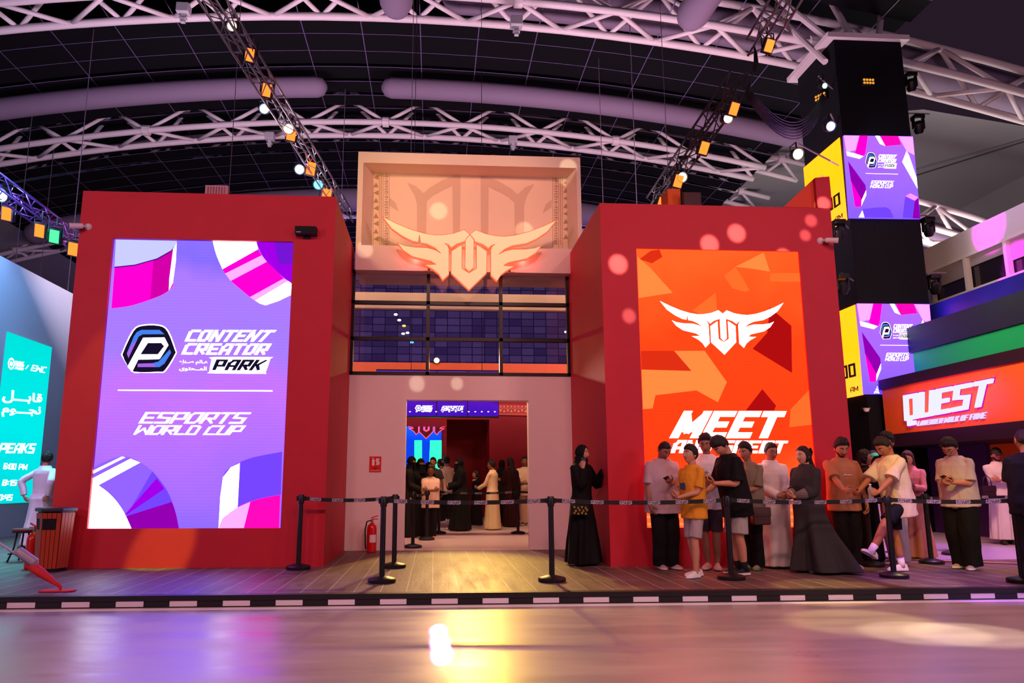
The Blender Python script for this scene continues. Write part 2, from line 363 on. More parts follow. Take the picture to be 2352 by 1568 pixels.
# ------------------------------------------------------------------ ground
ZK = -.1226; YK = 8.17
struct(obj('floor', MB().box((-40, -62, ZK-.3), (40, YK+.3, ZK)), ROAD))
pl = MB().box((-40, YK+.02, ZK), (40, 13.18, 0)); pl.box((-40, 13.18, ZK), (-5.4, 40, 0)); pl.box((6.2, 13.18, ZK), (9.4, 40, 0))
struct(obj('floor_platform', pl, TILE))
struct(obj('floor_hall', MB().box((-5.4, 13.18, ZK), (6.2, 30, .004)), PALE))
struct(obj('floor_arcade', MB().box((7.6, 11.1, -.05), (16, 40, .006)).poly([(6.4, 13.0, .006), (7.6, 11.1, .006), (7.6, 13.2, .006), (6.4, 13.2, .006)]), mat('lilac_floor', (182, 160, 190), .35, var=.05)))
struct(obj('trim_floor_edge', MB().tube([(6.35, 12.4, .01), (7.55, 10.95, .01), (11, 9.2, .01)], .018, 6), mat('brass_strip', (150, 110, 80), .4, metal=.6)))
kb = thing('kerb', 'long black platform kerb with a row of white painted blocks along the road', 'kerb', (0, 0, 0))
k = MB().box((-40, YK, ZK), (40, YK+.02, .0)); k.box((-40, YK-.012, -.052), (40, YK+.1, .003))
obj('edging', k, mat('kerb_black', (26, 22, 28), .5), kb)
KW = mat('kerb_white', (225, 214, 224), .5)
kb0, kb1 = at(17, 1385, y=YK)[0], at(2230, 1375, y=YK)[0]
for i in range(-4, 24):
    x0 = kb0+i*(kb1-kb0)/19
    obj('white_block', MB().box((x0, YK-.006, ZK+.012), (x0+.285, YK, -.054)), KW, kb)
tag(obj('painted_line', MB().box((-40, YK-.16, ZK-.01), (40, YK-.045, ZK+.003)), mat('line_paint', (250, 240, 242), .5)), 'thin white line painted on the road in front of the kerb', 'road marking')

# ------------------------------------------------------------------ red facade blocks with a recess for the LED walls
def portal(name, label, x0, x1, y0, y1, z1, s0, s1, t0, t1, rec):
    m = MB(); d = y0+rec
    m.add([(x0,y0,0),(x1,y0,0),(x1,y0,z1),(x0,y0,z1),(s0,y0,t0),(s1,y0,t0),(s1,y0,t1),(s0,y0,t1),(s0,d,t0),(s1,d,t0),(s1,d,t1),(s0,d,t1)],
          [(0,1,5,4),(1,2,6,5),(2,3,7,6),(3,0,4,7),(4,5,9,8),(5,6,10,9),(6,7,11,10),(7,4,8,11),(8,9,10,11)])
    m.add([(x0,y0,0),(x1,y0,0),(x1,y0,z1),(x0,y0,z1),(x0,y1,0),(x1,y1,0),(x1,y1,z1),(x0,y1,z1)],
          [(0,4,5,1),(1,5,6,2),(2,6,7,3),(3,7,4,0),(4,7,6,5)])
    return tag(obj(name, m, RED), label, 'facade')
LX0, LX1, LY, LZ = -5.41, -1.568, 10.76, 5.597
RX0, RX1, RY, RZ = 2.541, 6.257, 10.505, 5.489
portal('facade_block', 'tall red facade block around the purple LED wall, left of the doorway', LX0, LX1, LY, 13.38, LZ, -4.905, -2.197, .544, 4.85, .06)
portal('facade_block', 'tall red facade block around the orange LED wall, right of the doorway', RX0, RX1, RY, 13.38, RZ, 3.094, 5.68, .5446, 4.7625, .03)
# low parapet pieces on the right block
fn = thing('parapet_fin', 'orange-red sloping fin on the top right corner of the right facade block', 'parapet', (0, 0, 0))
FM = mat('orange_red_paint', (222, 60, 24), .6)
obj('end_panel', MB().poly([at(1872, 408, y=10.56), at(1905, 405, y=10.56), at(1912, 478, y=10.56), at(1878, 477, y=10.56)], thick=(0, .05, 0)), RED, fn)
obj('slope', MB().poly([at(1800, 475, y=10.7), at(1872, 408, y=10.62), at(1878, 477, y=10.62)], thick=(0, .04, 0)), FM, fn)
a = at(1545, 433, y=12.4); b = at(1567, 470, y=12.4)
tag(obj('vent_box', MB().box((a[0]-.1, 12.4, RZ), (b[0]-.02, 12.8, a[2])), ORANGE, bevel=.01), 'small orange box on the roof of the right facade block', 'box')
a = at(1570, 452, y=12.2); b = at(1612, 470, y=12.2)
bk = thing('floodlight', 'dark flat floodlight seen from behind, beside the orange box on the right roof', 'floodlight', (a[0], 12.2, RZ))
obj('housing', MB().box((0, 0, .05), (b[0]-a[0], .1, a[2]-RZ+.1)), mat('dark_brown_metal', (70, 40, 40), .5), bk, bevel=.01); obj('bracket', MB().box((.05, .1, 0), (.1, .16, .2)).box((.2, .1, 0), (.25, .16, .2)), BLACK, bk)
a = at(470, 452, y=12.3); b = at(524, 426, y=12.3)
bk = thing('floodlight', 'pale ribbed floodlight standing on the roof of the left facade block', 'floodlight', (a[0], 12.3, LZ))
fl = MB(); fl.box((0, 0, .1), (b[0]-a[0], .08, b[2]-LZ))
for i in range(7): fl.box((.03+i*.048, -.03, .14), (.05+i*.048, 0, b[2]-LZ-.03))
obj('housing', fl, mat('pale_pink_metal', (200, 150, 160), .5), bk); obj('bracket', MB().box((-.02, .02, 0), (0, .06, .3)).box((b[0]-a[0], .02, 0), (b[0]-a[0]+.02, .06, .3)), BLACK, bk)

# ------------------------------------------------------------------ white centre wall, door and glazing
CY = 13.18; XA, XB = -1.566, 2.54; DX0, DX1, DZ = -.515, 1.733, 2.69; WB, WT = 3.153, 5.14
m = MB().box((XA, CY, 0), (DX0, CY+.2, WB)).box((DX1, CY, 0), (XB, CY+.2, WB)).box((DX0, CY, DZ), (DX1, CY+.2, WB))
struct(obj('wall_entrance', m, WHITE))
# sign box above the glazing: lintel, splayed frame and back board
FY = 12.97; ZT, ZL, XL, XR = 7.42, 5.56, -1.5, 2.78
sg = thing('sign_box', 'cream framed sign box with patterned back board above the glazing', 'sign', (0, 0, 0))
f0 = [(XL, ZL), (XR, ZL), (XR, ZT), (XL, ZT)]; f1 = [(XL+.1, ZL), (XR-.08, ZL), (XR-.08, ZT-.22), (XL+.1, ZT-.22)]; f2 = [(XL+.26, ZL), (XR-.2, ZL), (XR-.2, ZT-.25), (XL+.26, ZT-.25)]
BY = FY+.42
m = MB(); V = [(x, FY, z) for x, z in f0]+[(x, FY, z) for x, z in f1]+[(x, BY, z) for x, z in f2]+[(x, BY+.2, z) for x, z in f0]
m.add(V, [(1,2,6,5),(2,3,7,6),(3,0,4,7),(5,6,10,9),(6,7,11,10),(7,4,8,11),(0,12,15,3),(3,15,14,2),(2,14,13,1),(4,5,9,8)])
obj('frame', m, CREAM, sg)
obj('back_board', MB().box((XL+.05, BY, ZL), (XR-.05, BY+.05, ZT-.2)), mat('sign_board', (236, 205, 170), .45, var=.02), sg)
struct(obj('trim_1', MB().box((XL, FY, WT-.06), (XR-.02, BY+.6, ZL)), mat('lintel_white', (226, 200, 190), .6, var=.03)))
PR = mat('pattern_brown', (176, 142, 104), .6); PR2 = mat('motif_tan', (214, 178, 146), .5)
def zs(x, y, yy): return at(820+x/4.356, 340+y/4.356, y=yy)
YP = BY-.004
half = [(600,950),(600,560),(575,470),(500,345),(590,380),(665,450),(720,400),(850,320),(960,280),(1035,262),(1030,950),(960,950),(955,375),(850,425),(760,475),(697,530),(690,950)]
mo = MB()
for sgn in (0, 1):
    mo.poly([zs(x if not sgn else 2272-x, y+(12 if sgn else 0), YP) for x, y in half])
    mo.poly([zs(x if not sgn else 2272-x, y+(20 if sgn else 0), YP) for x, y in [(325,495),(385,545),(415,632),(325,570)]])
obj('motif', mo, PR2, sg)
for side in (0, 1):
    m = MB(); X = (lambda u: 140+u*185) if side == 0 else (lambda u: 2140-u*185)
    for i in range(11):
        y = 215+i*77+side*55; s_ = 1 if (i % 2) else -1
        if y > 960: continue
        c = X(.27); m.poly([zs(c-26*s_, y+28, YP), zs(c+26*s_, y+24, YP), zs(c+2*s_, y-28, YP)] if 0 else [zs(c+26*s_, y+26, YP), zs(c-26, y+2, YP), zs(c+26*s_, y-26, YP)] if s_ > 0 else [zs(c-26, y+22, YP), zs(c+26, y+22, YP), zs(c, y-26, YP)])
    for u in (.02, .56):
        for i in range(44):
            y = 185+i*18+side*50
            if y > 965: break
            m.poly([zs(X(u)-8, y+7, YP), zs(X(u)+8, y+7, YP), zs(X(u), y-6, YP)])
    for u in (.12, .46, .66, .98):
        m.poly([zs(X(u)-2, 180+side*50, YP), zs(X(u)+2, 180+side*50, YP), zs(X(u)+2, 968+side*30, YP), zs(X(u)-2, 968+side*30, YP)])
    random.seed(3)
    for i in range(30):
        y = 195+i*26+side*50
        if y > 955: break
        for q in range(2):
            w_ = random.uniform(8, 20); m.poly([zs(X(.82)-w_, y+q*10, YP), zs(X(.82)+w_, y+q*10, YP), zs(X(.82)+w_, y+q*10+5, YP), zs(X(.82)-w_, y+q*10+5, YP)])
        if i % 2: m.poly([zs(X(.82)+10, y, YP), zs(X(.82)+15, y, YP), zs(X(.82)+15, y+20, YP), zs(X(.82)+10, y+20, YP)])
    obj('border_print', m, PR, sg)

# glazing: black frame, 3 x 3 panes
gl, N, L, B = _new('tinted_glass'); N.clear()
o_ = N.new('ShaderNodeOutputMaterial'); mx = N.new('ShaderNodeMixShader'); tr = N.new('ShaderNodeBsdfTransparent'); gs = N.new('ShaderNodeBsdfGlossy'); fr = N.new('ShaderNodeFresnel')
tr.inputs[0].default_value = (.86, .84, .9, 1); gs.inputs['Roughness'].default_value = .015; fr.inputs[0].default_value = 1.6
L.new(fr.outputs[0], mx.inputs[0]); L.new(tr.outputs[0], mx.inputs[1]); L.new(gs.outputs[0], mx.inputs[2]); L.new(mx.outputs[0], o_.inputs[0])
wn = struct(obj('window_1', MB(), BLACK)); GY = CY+.03
fm = MB(); T = .032
cols = [XA+.02, -.138, 1.235, XB-.02]; rows = [WB+.02, 3.83, 4.52, WT-.02]
for x in cols: fm.box((x-T, GY-.04, WB), (x+T, GY+.06, WT))
for z in rows: fm.box((XA, GY-.04, z-T), (XB, GY+.06, z+T))
obj('window_frame', fm, BLACK, wn)
for i in range(3):
    for j in range(3):
        obj('pane', MB().box((cols[i]+T, GY, rows[j]+T), (cols[i+1]-T, GY+.008, rows[j+1]-T)), gl, wn)

# winged emblem: outlines in metres about the V at its top
def wpt(x, y):
    p = at(820+x/4.356, 340+y/4.356, y=12.75); c = at(820+1130/4.356, 340+862/4.356, y=12.75); return (p[0]-c[0], p[2]-c[2])
_rw = [wpt(*p) for p in [(1130,862),(1188,818),(1290,858),(1400,879),(1480,884),(1590,870),(1720,836),(1860,783),(1995,722),(1905,835),(1800,906),(1700,952),(1560,974),(1480,1008),(1418,1063),(1480,1030),(1560,1012),(1680,1012),(1780,1000),(1846,975),(1790,1048),(1700,1105),(1600,1126),(1520,1142),(1466,1174),(1530,1180),(1584,1180),(1500,1222),(1440,1268),(1400,1330),(1338,1270),(1338,1020),(1352,985),(1382,962),(1345,972),(1316,1003),(1260,963),(1175,932),(1175,918)]]
_lw = [(-x, z) for x, z in _rw]
def star(p):   # the nick in the left wing
    return p[:12]+[(-x, z) for x, z in (wpt(1642, 961), wpt(1631, 888), wpt(1618, 966))]+p[12:]
_u = [wpt(*p) for p in [(1126-181,1030),(1126-91,972),(1126-76,966),(1126-76,1205),(1126-6,1248),(1126+69,1205),(1126+69,966),(1126+84,970),(1126+174,1030),(1126+170,1250),(1120,1420),(1126-186,1250)]]
_b = [wpt(*p) for p in [(1130,866),(1170,918),(1168,1195),(1122,1235),(1080,1195),(1084,918)]]
WING = [_rw, star(_lw), _u, _b]
c0 = at(820+1130/4.356, 340+862/4.356, y=12.75)
em = thing('winged_emblem', 'glowing cream winged emblem with red edges mounted over the glazing', 'sign', (c0[0], 12.75, c0[2]))
FACE = bpy.data.materials.new('lit_acrylic'); FACE.use_nodes = True; B = FACE.node_tree.nodes['Principled BSDF']
B.inputs['Base Color'].default_value = (*lin((250, 214, 170)), 1); B.inputs['Emission Color'].default_value = (*lin((255, 196, 140)), 1); B.inputs['Emission Strength'].default_value = .5
REDE = emit((255, 96, 60), 1.05)
for nm, p in zip(('wing', 'wing', 'shield', 'blade'), WING):
    a = MB().poly([(x, 0, z) for x, z in p], thick=(0, .05, 0)); w = obj(nm, a, FACE, em)
    n_ = len(p); P2 = [(x*1.0, .0, z) for x, z in p]
    cx_ = sum(q[0] for q in p)/n_; cz_ = sum(q[1] for q in p)/n_
    e = MB()
    for i in range(n_):
        q, r_ = p[i], p[(i+1) % n_]; e.add([(q[0], .012, q[1]), (r_[0], .012, r_[1]), (r_[0], .11, r_[1]), (q[0], .11, q[1])], [(0,1,2,3)])
        d = np.array(r_)-np.array(q); d /= np.linalg.norm(d)+1e-9; nn = np.array([-d[1], d[0]])*.0045
        e.add([(q[0]-nn[0], -.002, q[1]-nn[1]), (r_[0]-nn[0], -.002, r_[1]-nn[1]), (r_[0]+nn[0], -.002, r_[1]+nn[1]), (q[0]+nn[0], -.002, q[1]+nn[1])], [(0,1,2,3)])
    obj('edge_light', e, REDE, w)
obj('standoff', MB().tube([(-.75, .05, -.62), (-.75, .24, -.62)], .025, 8).tube([(.75, .05, -.62), (.75, .24, -.62)], .025, 8), BLACK, em)
for dx_, dz_ in ((-1.0, -.45), (-.5, -.6), (0, -.5), (.5, -.6), (1.0, -.45)):
    lamp('emblem_backlight', 'POINT', (c0[0]+dx_, 12.88, c0[2]+dz_), (0, 0, 0), (1, .06, .05), 4, .03)
# ------------------------------------------------------------------ LED walls
WH = emit((252, 250, 255)); INK = emit((24, 16, 44))
def flat(mb, px, mi=0, off=0, **pl):
    mb.poly([at(x, y, **pl)+np.array([0, off, 0]) for x, y in px], mi)
def emblem(mb, mp, off, mi):
    """hexagonal P mark; mp maps photo pixels of the left wall's emblem; mi = white, ink, blue, violet"""
    P = lambda l, k, m_: mb.poly([mp(x, y)+np.array([0, -off*k, 0]) for x, y in l], m_)
    z = lambda l: [(x/2.94, 500+y/2.94) for x, y in l]
    P(smooth_poly(z([(960,722),(1080,722),(1140,765),(1188,890),(1188,925),(1120,1035),(1070,1046),(950,1046),(895,1040),(826,940),(826,905),(895,760)]), 3), 1, mi[0])
    P(smooth_poly(z([(962,730),(1078,730),(1133,770),(1181,892),(1181,922),(1114,1029),(1068,1039),(905,1039),(855,985),(833,938),(833,907),(902,766)]), 3), 2, mi[1])
    P(z([(955,757),(1078,757),(1112,786),(965,787),(938,802),(868,948),(858,915),(905,800),(925,772)]), 3, mi[2])
    P(z([(895,850),(925,830),(868,948),(858,915)]), 4, mi[3])
    P(z([(930,1008),(932,985),(1030,982),(1072,970),(1148,888),(1156,912),(1112,984),(1078,1008)]), 3, mi[2])
    P(z([(930,1008),(932,985),(1030,982),(1060,1008)]), 4, mi[3])
    P(z([(968,810),(1112,808),(1139,860),(1086,945),(1076,955),(935,958),(893,1042),(862,1005)]), 4, mi[0])
    P(z([(1000,846),(1090,845),(1110,868),(1068,922),(950,922)]), 5, mi[1])
ARK = ('\uFEC9\uFE8E\uFEE8\u0640\uFEBB \uFEE2\uFEDF\uFE8E\u0640\uFECB', '\uFEEF\uFEEE\uFE98\uFEA4\u0640\u0640\uFEE4\uFEDF\uFE8D')
def park_logo(root, tfm, off, mats):
    """emblem, words and divider; tfm maps pixels of the left wall to the target plane"""
    e = MB(); emblem(e, tfm, off, (0, 1, 2, 3)); obj('emblem', e, mats, root)
    def qm(tl, tr, br, bl, k):
        c = [tfm(*p)+np.array([0, -off*k, 0]) for p in (bl, br, tr, tl)]
        return lambda u, v: (1-u)*(1-v)*c[0]+u*(1-v)*c[1]+u*v*c[2]+(1-u)*v*c[3]
    t = MB()
    word(t, 'CONTENT', qm((424, 757), (636, 758), (620, 785), (424, 784), 2), t=1.95, gap=.5, slant=.26, ys=1.4)
    word(t, 'CREATOR', qm((416, 788), (625, 789), (620, 815), (416, 814), 2), t=1.95, gap=.5, slant=.26, ys=1.4)
    arabic(t, ARK[0], qm((412, 826), (477, 827), (477, 838), (412, 837), 2)); arabic(t, ARK[1], qm((412, 841), (475, 842), (475, 853), (412, 852), 2))
    word(t, 'ESPORTS', qm((318, 946), (578, 947), (572, 973), (318, 972), 2), t=1.35, gap=.35, slant=.3)
    word(t, 'WORLD CUP', qm((306, 976), (566, 977), (560, 999), (306, 998), 2), t=1.35, gap=.35, slant=.3)
    t.poly([tfm(x, y)+np.array([0, -off, 0]) for x, y in smooth_poly([(490, 820), (618, 820), (621, 824), (610, 855), (604, 858), (486, 857), (481, 853), (486, 826)], 3)])
    obj('lettering', t, WH, root)
    t = MB(); word(t, 'PARK', qm((487, 825), (616, 826), (605, 851), (487, 850), 3), t=2.0, gap=.5, slant=.22, ys=1.35); obj('dark_lettering', t, INK, root)
    obj('divider', MB().poly([tfm(x, y)+np.array([0, -off, 0]) for x, y in [(271, 894.5), (626, 896), (626, 899), (271, 897)]]), WH, root)
PM = [WH, INK, emit((70, 130, 240)), emit((170, 100, 235))]
SY = LY+.055
lw = thing('led_wall', 'tall purple LED wall with white lettering and magenta ribbons in the left block', 'screen', (0, 0, 0))
obj('screen_panel', MB().box((-4.905, SY, .544), (-2.197, SY+.005, 4.85)), screen_mat('purple_picture', [(0, (150, 110, 255)), (.45, (205, 120, 255)), (.6, (172, 128, 255)), (.85, (178, 126, 255)), (.93, (140, 112, 248)), (1, (146, 118, 250))], 2, .5, 4.9, .3), lw)
rb = [emit(c) for c in ((205, 208, 255), (250, 0, 215), (214, 0, 170), (255, 250, 255), (250, 180, 250), (120, 20, 215), (120, 70, 245), (150, 0, 180), (245, 10, 190), (150, 100, 250), (165, 0, 235), (60, 20, 120))]
m = MB(); Yp = SY-.003
def FL(l, k, d=0): flat(m, l, k, -.001*d, y=Yp)
def A_(*p):   # smooth run of points
    return [tuple(q) for q in crv_open(p, 6)]
def crv_open(p, k):
    p = [np.array(q, float) for q in p]; n = len(p); o = []
    for i in range(n-1):
        a, b, c, d = p[max(i-1, 0)], p[i], p[i+1], p[min(i+2, n-1)]
        o += [.5*((2*b)+(c-a)*t+(2*a-5*b+4*c-d)*t*t+(3*b-a-3*c+d)*t**3) for t in (j/k for j in range(k))]
    return o+[p[-1]]
FL([(266,550)]+A_((406,553),(405,562),(392,578),(360,595),(310,609),(263,614)), 0)
FL(A_((263,614),(310,609),(360,595),(398,572))+A_((398,655),(388,667),(368,679),(330,693),(295,703),(256,708)), 1)
FL([(352,598),(398,572),(396,655),(388,667),(368,679),(345,687)], 2, 1)
FL([(398,572),(406,558),(404,600),(397,650),(388,667),(389,640)], 3, 2)
FL([(263,612.5),(310,607.5),(360,593.5),(392,576),(405,560),(392,579),(360,596.5),(310,610.5),(263,615.5)], 11, 3)
FL([(588,553),(593,572)]+A_((511,618),(497,585),(488,551)), 3)
FL([(511,618),(593,572),(601,586),(517,628)], 1); FL([(517,628),(601,586),(613,601),(530,645)], 4)
FL([(530,645),(613,601),(652,639),(574,682)], 1); FL([(574,682),(652,639),(662,645),(586,690)], 4); FL([(586,690),(662,645),(672,652),(671,676),(640,691),(610,701),(597,697)], 3)
FL([(588,553),(677,554)]+A_((673,653),(650,636),(622,611),(601,584),(588,553)), 10); FL([(630,553),(677,554),(675,605),(640,608)], 5, 1)
bl = A_((211,1075),(245,1058),(280,1048),(310,1055),(350,1082),(383,1125),(403,1175),(411,1213))+A_((302,1213),(280,1168),(250,1132),(208,1102))
FL(bl, 9); FL(A_((350,1082),(383,1125),(403,1175),(411,1213))+[(302,1213),(290,1185)], 6, 1); FL([(290,1185)]+A_((395,1152),(403,1175),(411,1213))+[(302,1213)], 7, 2); FL([(288,1180),(360,1098),(378,1122),(289,1183)], 10, 3)
FL([(211,1082),(280,1048),(288,1050),(211,1089)], 3, 1); FL([(209,1101),(213,1098),(300,1053),(322,1062),(226,1114)], 3, 1)
FL(A_((208,1102),(250,1132),(280,1168),(302,1213))+[(193,1213),(203,1120)], 3, 1)
FL(A_((502,1213),(506,1140),(512,1096),(528,1074),(575,1052),(648,1037))+A_((645,1136),(590,1147),(545,1165),(512,1189),(502,1213)), 6)
FL([(502,1213),(506,1140),(512,1096),(530,1073),(551,1063),(546,1160),(545,1165),(512,1189)], 3, 1)
FL(A_((502,1213),(512,1189),(545,1165),(590,1147),(644,1136))+[(641,1213)], 8, 1); FL([(502,1213),(512,1189),(545,1165),(575,1152),(560,1213)], 4, 2)
obj('ribbon_picture', m, rb, lw)
park_logo(lw, lambda x, y: at(x, y, y=SY-.008), .002, PM)

SR = RY+.025
rw = thing('led_wall', 'tall orange LED wall with white winged emblem and bold greeting in the right block', 'screen', (0, 0, 0))
obj('screen_panel', MB().box((3.094, SR, .5446), (5.68, SR+.004, 4.7625)), screen_mat('orange_picture', [(0, (255, 120, 50)), (.3, (246, 66, 22)), (.7, (250, 74, 24)), (1, (255, 104, 40))], 2, .5, 4.8, .5), rw)
m = MB(); z2 = lambda l: [(1440+x/3.137, 560+y/3.137) for x, y in l]
for l, k, d in (([(75,90),(170,175),(330,352),(85,390)], 0, 1), ([(780,165),(985,62),(1030,200),(900,178)], 0, 1), ([(780,165),(830,240),(885,335),(850,345),(760,320),(700,230)], 2, 1), ([(470,480),(640,350),(650,480),(560,520)], 2, 1),
    ([(105,905),(465,915),(340,770),(560,770),(720,995),(655,1140),(500,1055),(205,1090),(185,1185),(115,1190)], 0, 1), ([(100,770),(340,770),(465,915),(105,905)], 3, 1),
    ([(1030,455),(1080,500),(1185,590),(1190,930),(905,755),(1010,640)], 1, 1), ([(855,1200),(975,1045),(1075,1165),(1060,1200)], 1, 1), ([(90,110),(170,50),(235,40),(255,95),(180,140)], 3, 1), ([(1030,210),(1262,210),(1268,275),(1032,270)], 2, 1), ([(1180,1190),(1342,1020),(1350,1300),(1170,1320)], 2, 1)):
    flat(m, z2(l), k, -.001*d, y=SR-.002)
for i in range(6): flat(m, [(1482, 1120+i*16), (1900, 1120+i*16), (1900, 1126+i*16), (1482, 1126+i*16)], 4, -.001, y=SR-.002)
obj('shard_picture', m, [emit(c) for c in ((255, 142, 66), (178, 14, 16), (255, 112, 44), (226, 48, 20), (255, 150, 90))], rw)
c1 = at(1660, 720, y=SR-.006); m = MB()
for p in WING: m.poly([(c1[0]+x*.60, SR-.006, c1[2]+z*.60) for x, z in p])
c2 = c1; obj('emblem', m, WH, rw)
t = MB(); word(t, 'MEET', quadmap((1560, 943), (1807, 944), (1792, 1006), (1537, 1006), y=SR-.006), t=2.4, gap=.4, slant=.12, ys=1.45)
word(t, 'AND GREET', quadmap((1545, 1010), (1811, 1012), (1805, 1041), (1540, 1040), y=SR-.006), t=2.1, gap=.45, slant=.1, ys=1.4)
obj('lettering', t, WH, rw)

# ------------------------------------------------------------------ black screen tower on the right
KY = 17.2; KX0, KX1, KD = 10.74, 12.70, 1.99
struct(obj('column', MB().box((KX0+.03, KY+.03, 0), (KX1-.03, KY+KD, 13.1)), BLACKF))
cp = thing('column_capital', 'pale steel capital plate with struts on top of the black screen tower', 'capital', (0, 0, 0))
obj('plate', MB().box((KX0-.2, KY-.1, 13.1), (KX1+.15, KY+KD+.2, 13.24)), STEEL, cp)
for dx in (-1, 0, 1):
    obj('strut', MB().tube([((KX0+KX1)/2+dx*.6, KY+.5, 13.24), ((KX0+KX1)/2+dx*2.6, KY+2.5, 17.5)], .09, 8), STEEL, cp)
obj('strut', MB().tube([(KX0-.1, KY+.3, 12.6), (KX0-.7, KY+3.2, 17.0)], .09, 8), STEEL, cp)
TOWER = [((1938, 311), (2097, 313), (2114, 502), (1951, 500)), ((1968, 697), (2135, 698), (2152, 903), (1985, 905))]
def tower_screen(q, lab_p, lab_y, yz):
    r_ = thing('led_screen', lab_p, 'screen', (0, 0, 0), group=None)
    Q = quadmap(*q, y=KY-.02)
    b = MB(); b.add([Q(0, 0), Q(1, 0), Q(1, 1), Q(0, 1)]+[Q(u, v)+np.array([0, .05, 0]) for u, v in ((0, 0), (1, 0), (1, 1), (0, 1))], [(0,1,2,3),(4,5,6,7),(0,1,5,4),(1,2,6,5),(2,3,7,6),(3,0,4,7)])
    z0, z1 = Q(0, 0)[2], Q(0, 1)[2]
    obj('screen_panel', b, screen_mat('tower_picture', [(0, (150, 100, 250)), (.4, (170, 110, 250)), (1, (190, 110, 250))], 2, z0, z1, .5), r_)
    m = MB(); uz = lambda l: [Q((x-505)/715, 1-(y-137)/830)+np.array([0, -.003, 0]) for x, y in l]
    for l, k in (([(505,137),(665,137),(620,285),(520,310)], 4), ([(665,137),(752,137),(712,320),(690,350),(605,320)], 1), ([(518,302),(605,320),(692,348),(650,375),(525,345)], 3), ([(828,137),(870,137),(925,240),(870,220)], 3), ([(885,137),(1065,137),(1090,225),(925,242)], 8),
                 ([(1068,140),(1215,143),(1222,330),(1140,290)], 4), ([(1138,290),(1160,330),(1255,560),(1258,650),(1230,670),(1085,400)], 3), ([(530,400),(690,640),(692,690),(640,790),(545,600)], 7), ([(545,600),(640,790),(632,855),(570,858)], 1), ([(692,690),(690,740),(632,850),(640,790)], 3),
                 ([(1040,960),(1085,745),(1140,718),(1250,760),(1180,790),(1140,965)], 6), ([(1140,965),(1180,780),(1250,757),(1280,968)], 7), ([(1085,745),(1140,718),(1250,757),(1180,790)], 4), ([(640,880),(790,862),(880,858),(920,880),(950,962),(600,962)], 6), ([(598,962),(640,890),(655,962)], 3)):
        m.poly(uz([(min(x, 1218 if y < 300 else 1218), y) for x, y in l]), k)
    obj('ribbon_picture', m, rb, r_)
    park_logo(r_, lambda x, y: Q(.285+(x-281)/355*.46, .79-(y-745)/254*.43 if y < 900 else .79-(y-745)/254*.43)+np.array([0, -.006, 0]), .001, PM)
    y_ = thing('led_screen', lab_y, 'screen', (0, 0, 0))
    za, zb = Q(0, 0)[2], Q(0, 1)[2]
    obj('screen_panel', MB().box((KX0-.02, KY+.1, za), (KX0, KY+KD, zb)), screen_mat('yellow_picture', [(0, (255, 226, 60)), (.5, (255, 222, 20)), (1, (250, 226, 30))], 2, za, zb, .5), y_)
    bm = MB(); random.seed(5)
    for i in range(46):
        yy, zz, r0 = KY+random.uniform(.2, 1.85), random.uniform(za+.1, zb-.1), random.uniform(.03, .07)
        n_ = 9; ri = [(KX0-.022, yy+r0*math.cos(a), zz+r0*1.2*math.sin(a)) for a in (2*math.pi*q/n_ for q in range(n_))]; ro = [(KX0-.022, yy+(r0+.012)*math.cos(a), zz+(r0+.012)*1.2*math.sin(a)) for a in (2*math.pi*q/n_ for q in range(n_))]
        bm.loft([ri, ro], 0, cap=False)
    zc_ = zb-.95 if yz else za+1.0
    bm.poly([(KX0-.023, KY+1.05+a, zc_+b_) for a, b_ in [(.2,-.3),(-.18,-.3),(-.2,-.05),(-.1,.12),(-.05,.3),(0,.12),(.03,.38),(.08,.14),(.14,.3),(.2,.05)]], 1)
    ym = lambda ya, yb, z0_, z1_: (lambda u, v: np.array([KX0-.024, ya+(yb-ya)*u, z0_+(z1_-z0_)*v]))
    word(bm, '10:00', ym(KY+1.7, KY+.3, za+.5, za+.85), 2, t=1.5, slant=0); word(bm, 'AM', ym(KY+.62, KY+.26, za+.12, za+.25), 2, t=1.4, slant=0)
    obj('picture', bm, [emit((236, 206, 60)), emit((40, 60, 190)), emit((30, 26, 20))], y_)
tower_screen(TOWER[0], 'upper purple LED panel with white lettering on the front of the black tower', 'upper yellow LED panel on the left flank of the black tower', True)
tower_screen(TOWER[1], 'lower purple LED panel on the tower, partly behind the orange shop fascia', 'lower yellow LED panel on the tower flank, next to the red block', False)
# ------------------------------------------------------------------ hall behind the booth: inner room
HB = 23.5; hz = lambda px_, py_: float(at(px_, py_, y=HB)[2]); hx = lambda px_: float(at(px_, 1000, y=HB)[0])
ha, hb_, hc_z, ht_ = hx(1026), hx(1124), hz(1080, 963), hz(1003, 835)
m = MB().box((-5.2, HB, 0), (ha, HB+.3, ht_)).box((hb_, HB, 0), (6.0, HB+.3, ht_)).box((ha, HB, hc_z), (hb_, HB+.3, ht_)).box((ha, HB+2, 0), (hb_, HB+2.2, hc_z+.2)).box((ha-.06, HB+.3, 0), (ha, HB+2, hc_z+.1)).box((hb_, HB+.3, 0), (hb_+.06, HB+2, hc_z+.1))
struct(obj('wall_hall_back', m, RED_D))
struct(obj('wall_hall_left', MB().box((-3.4, 13.4, 0), (-3.3, HB, 4.4)), RED_D)); struct(obj('wall_hall_right', MB().box((4.4, 13.4, 0), (4.5, HB, 4.4)), RED_D))
struct(obj('trim_2', MB().box((-5.2, HB-.05, hz(1003, 880)), (6.0, HB-.01, ht_+.02)), ORANGE))
p = [at(x, y, y=HB-.06) for x, y in ((1146, 928), (1216, 930), (1216, 955), (1146, 953))]
o = MB().add(list(p)+[q_+np.array([0, .06, 0]) for q_ in p], [(0,1,2,3),(4,5,6,7),(0,1,5,4),(1,2,6,5),(2,3,7,6),(3,0,4,7)], 0)
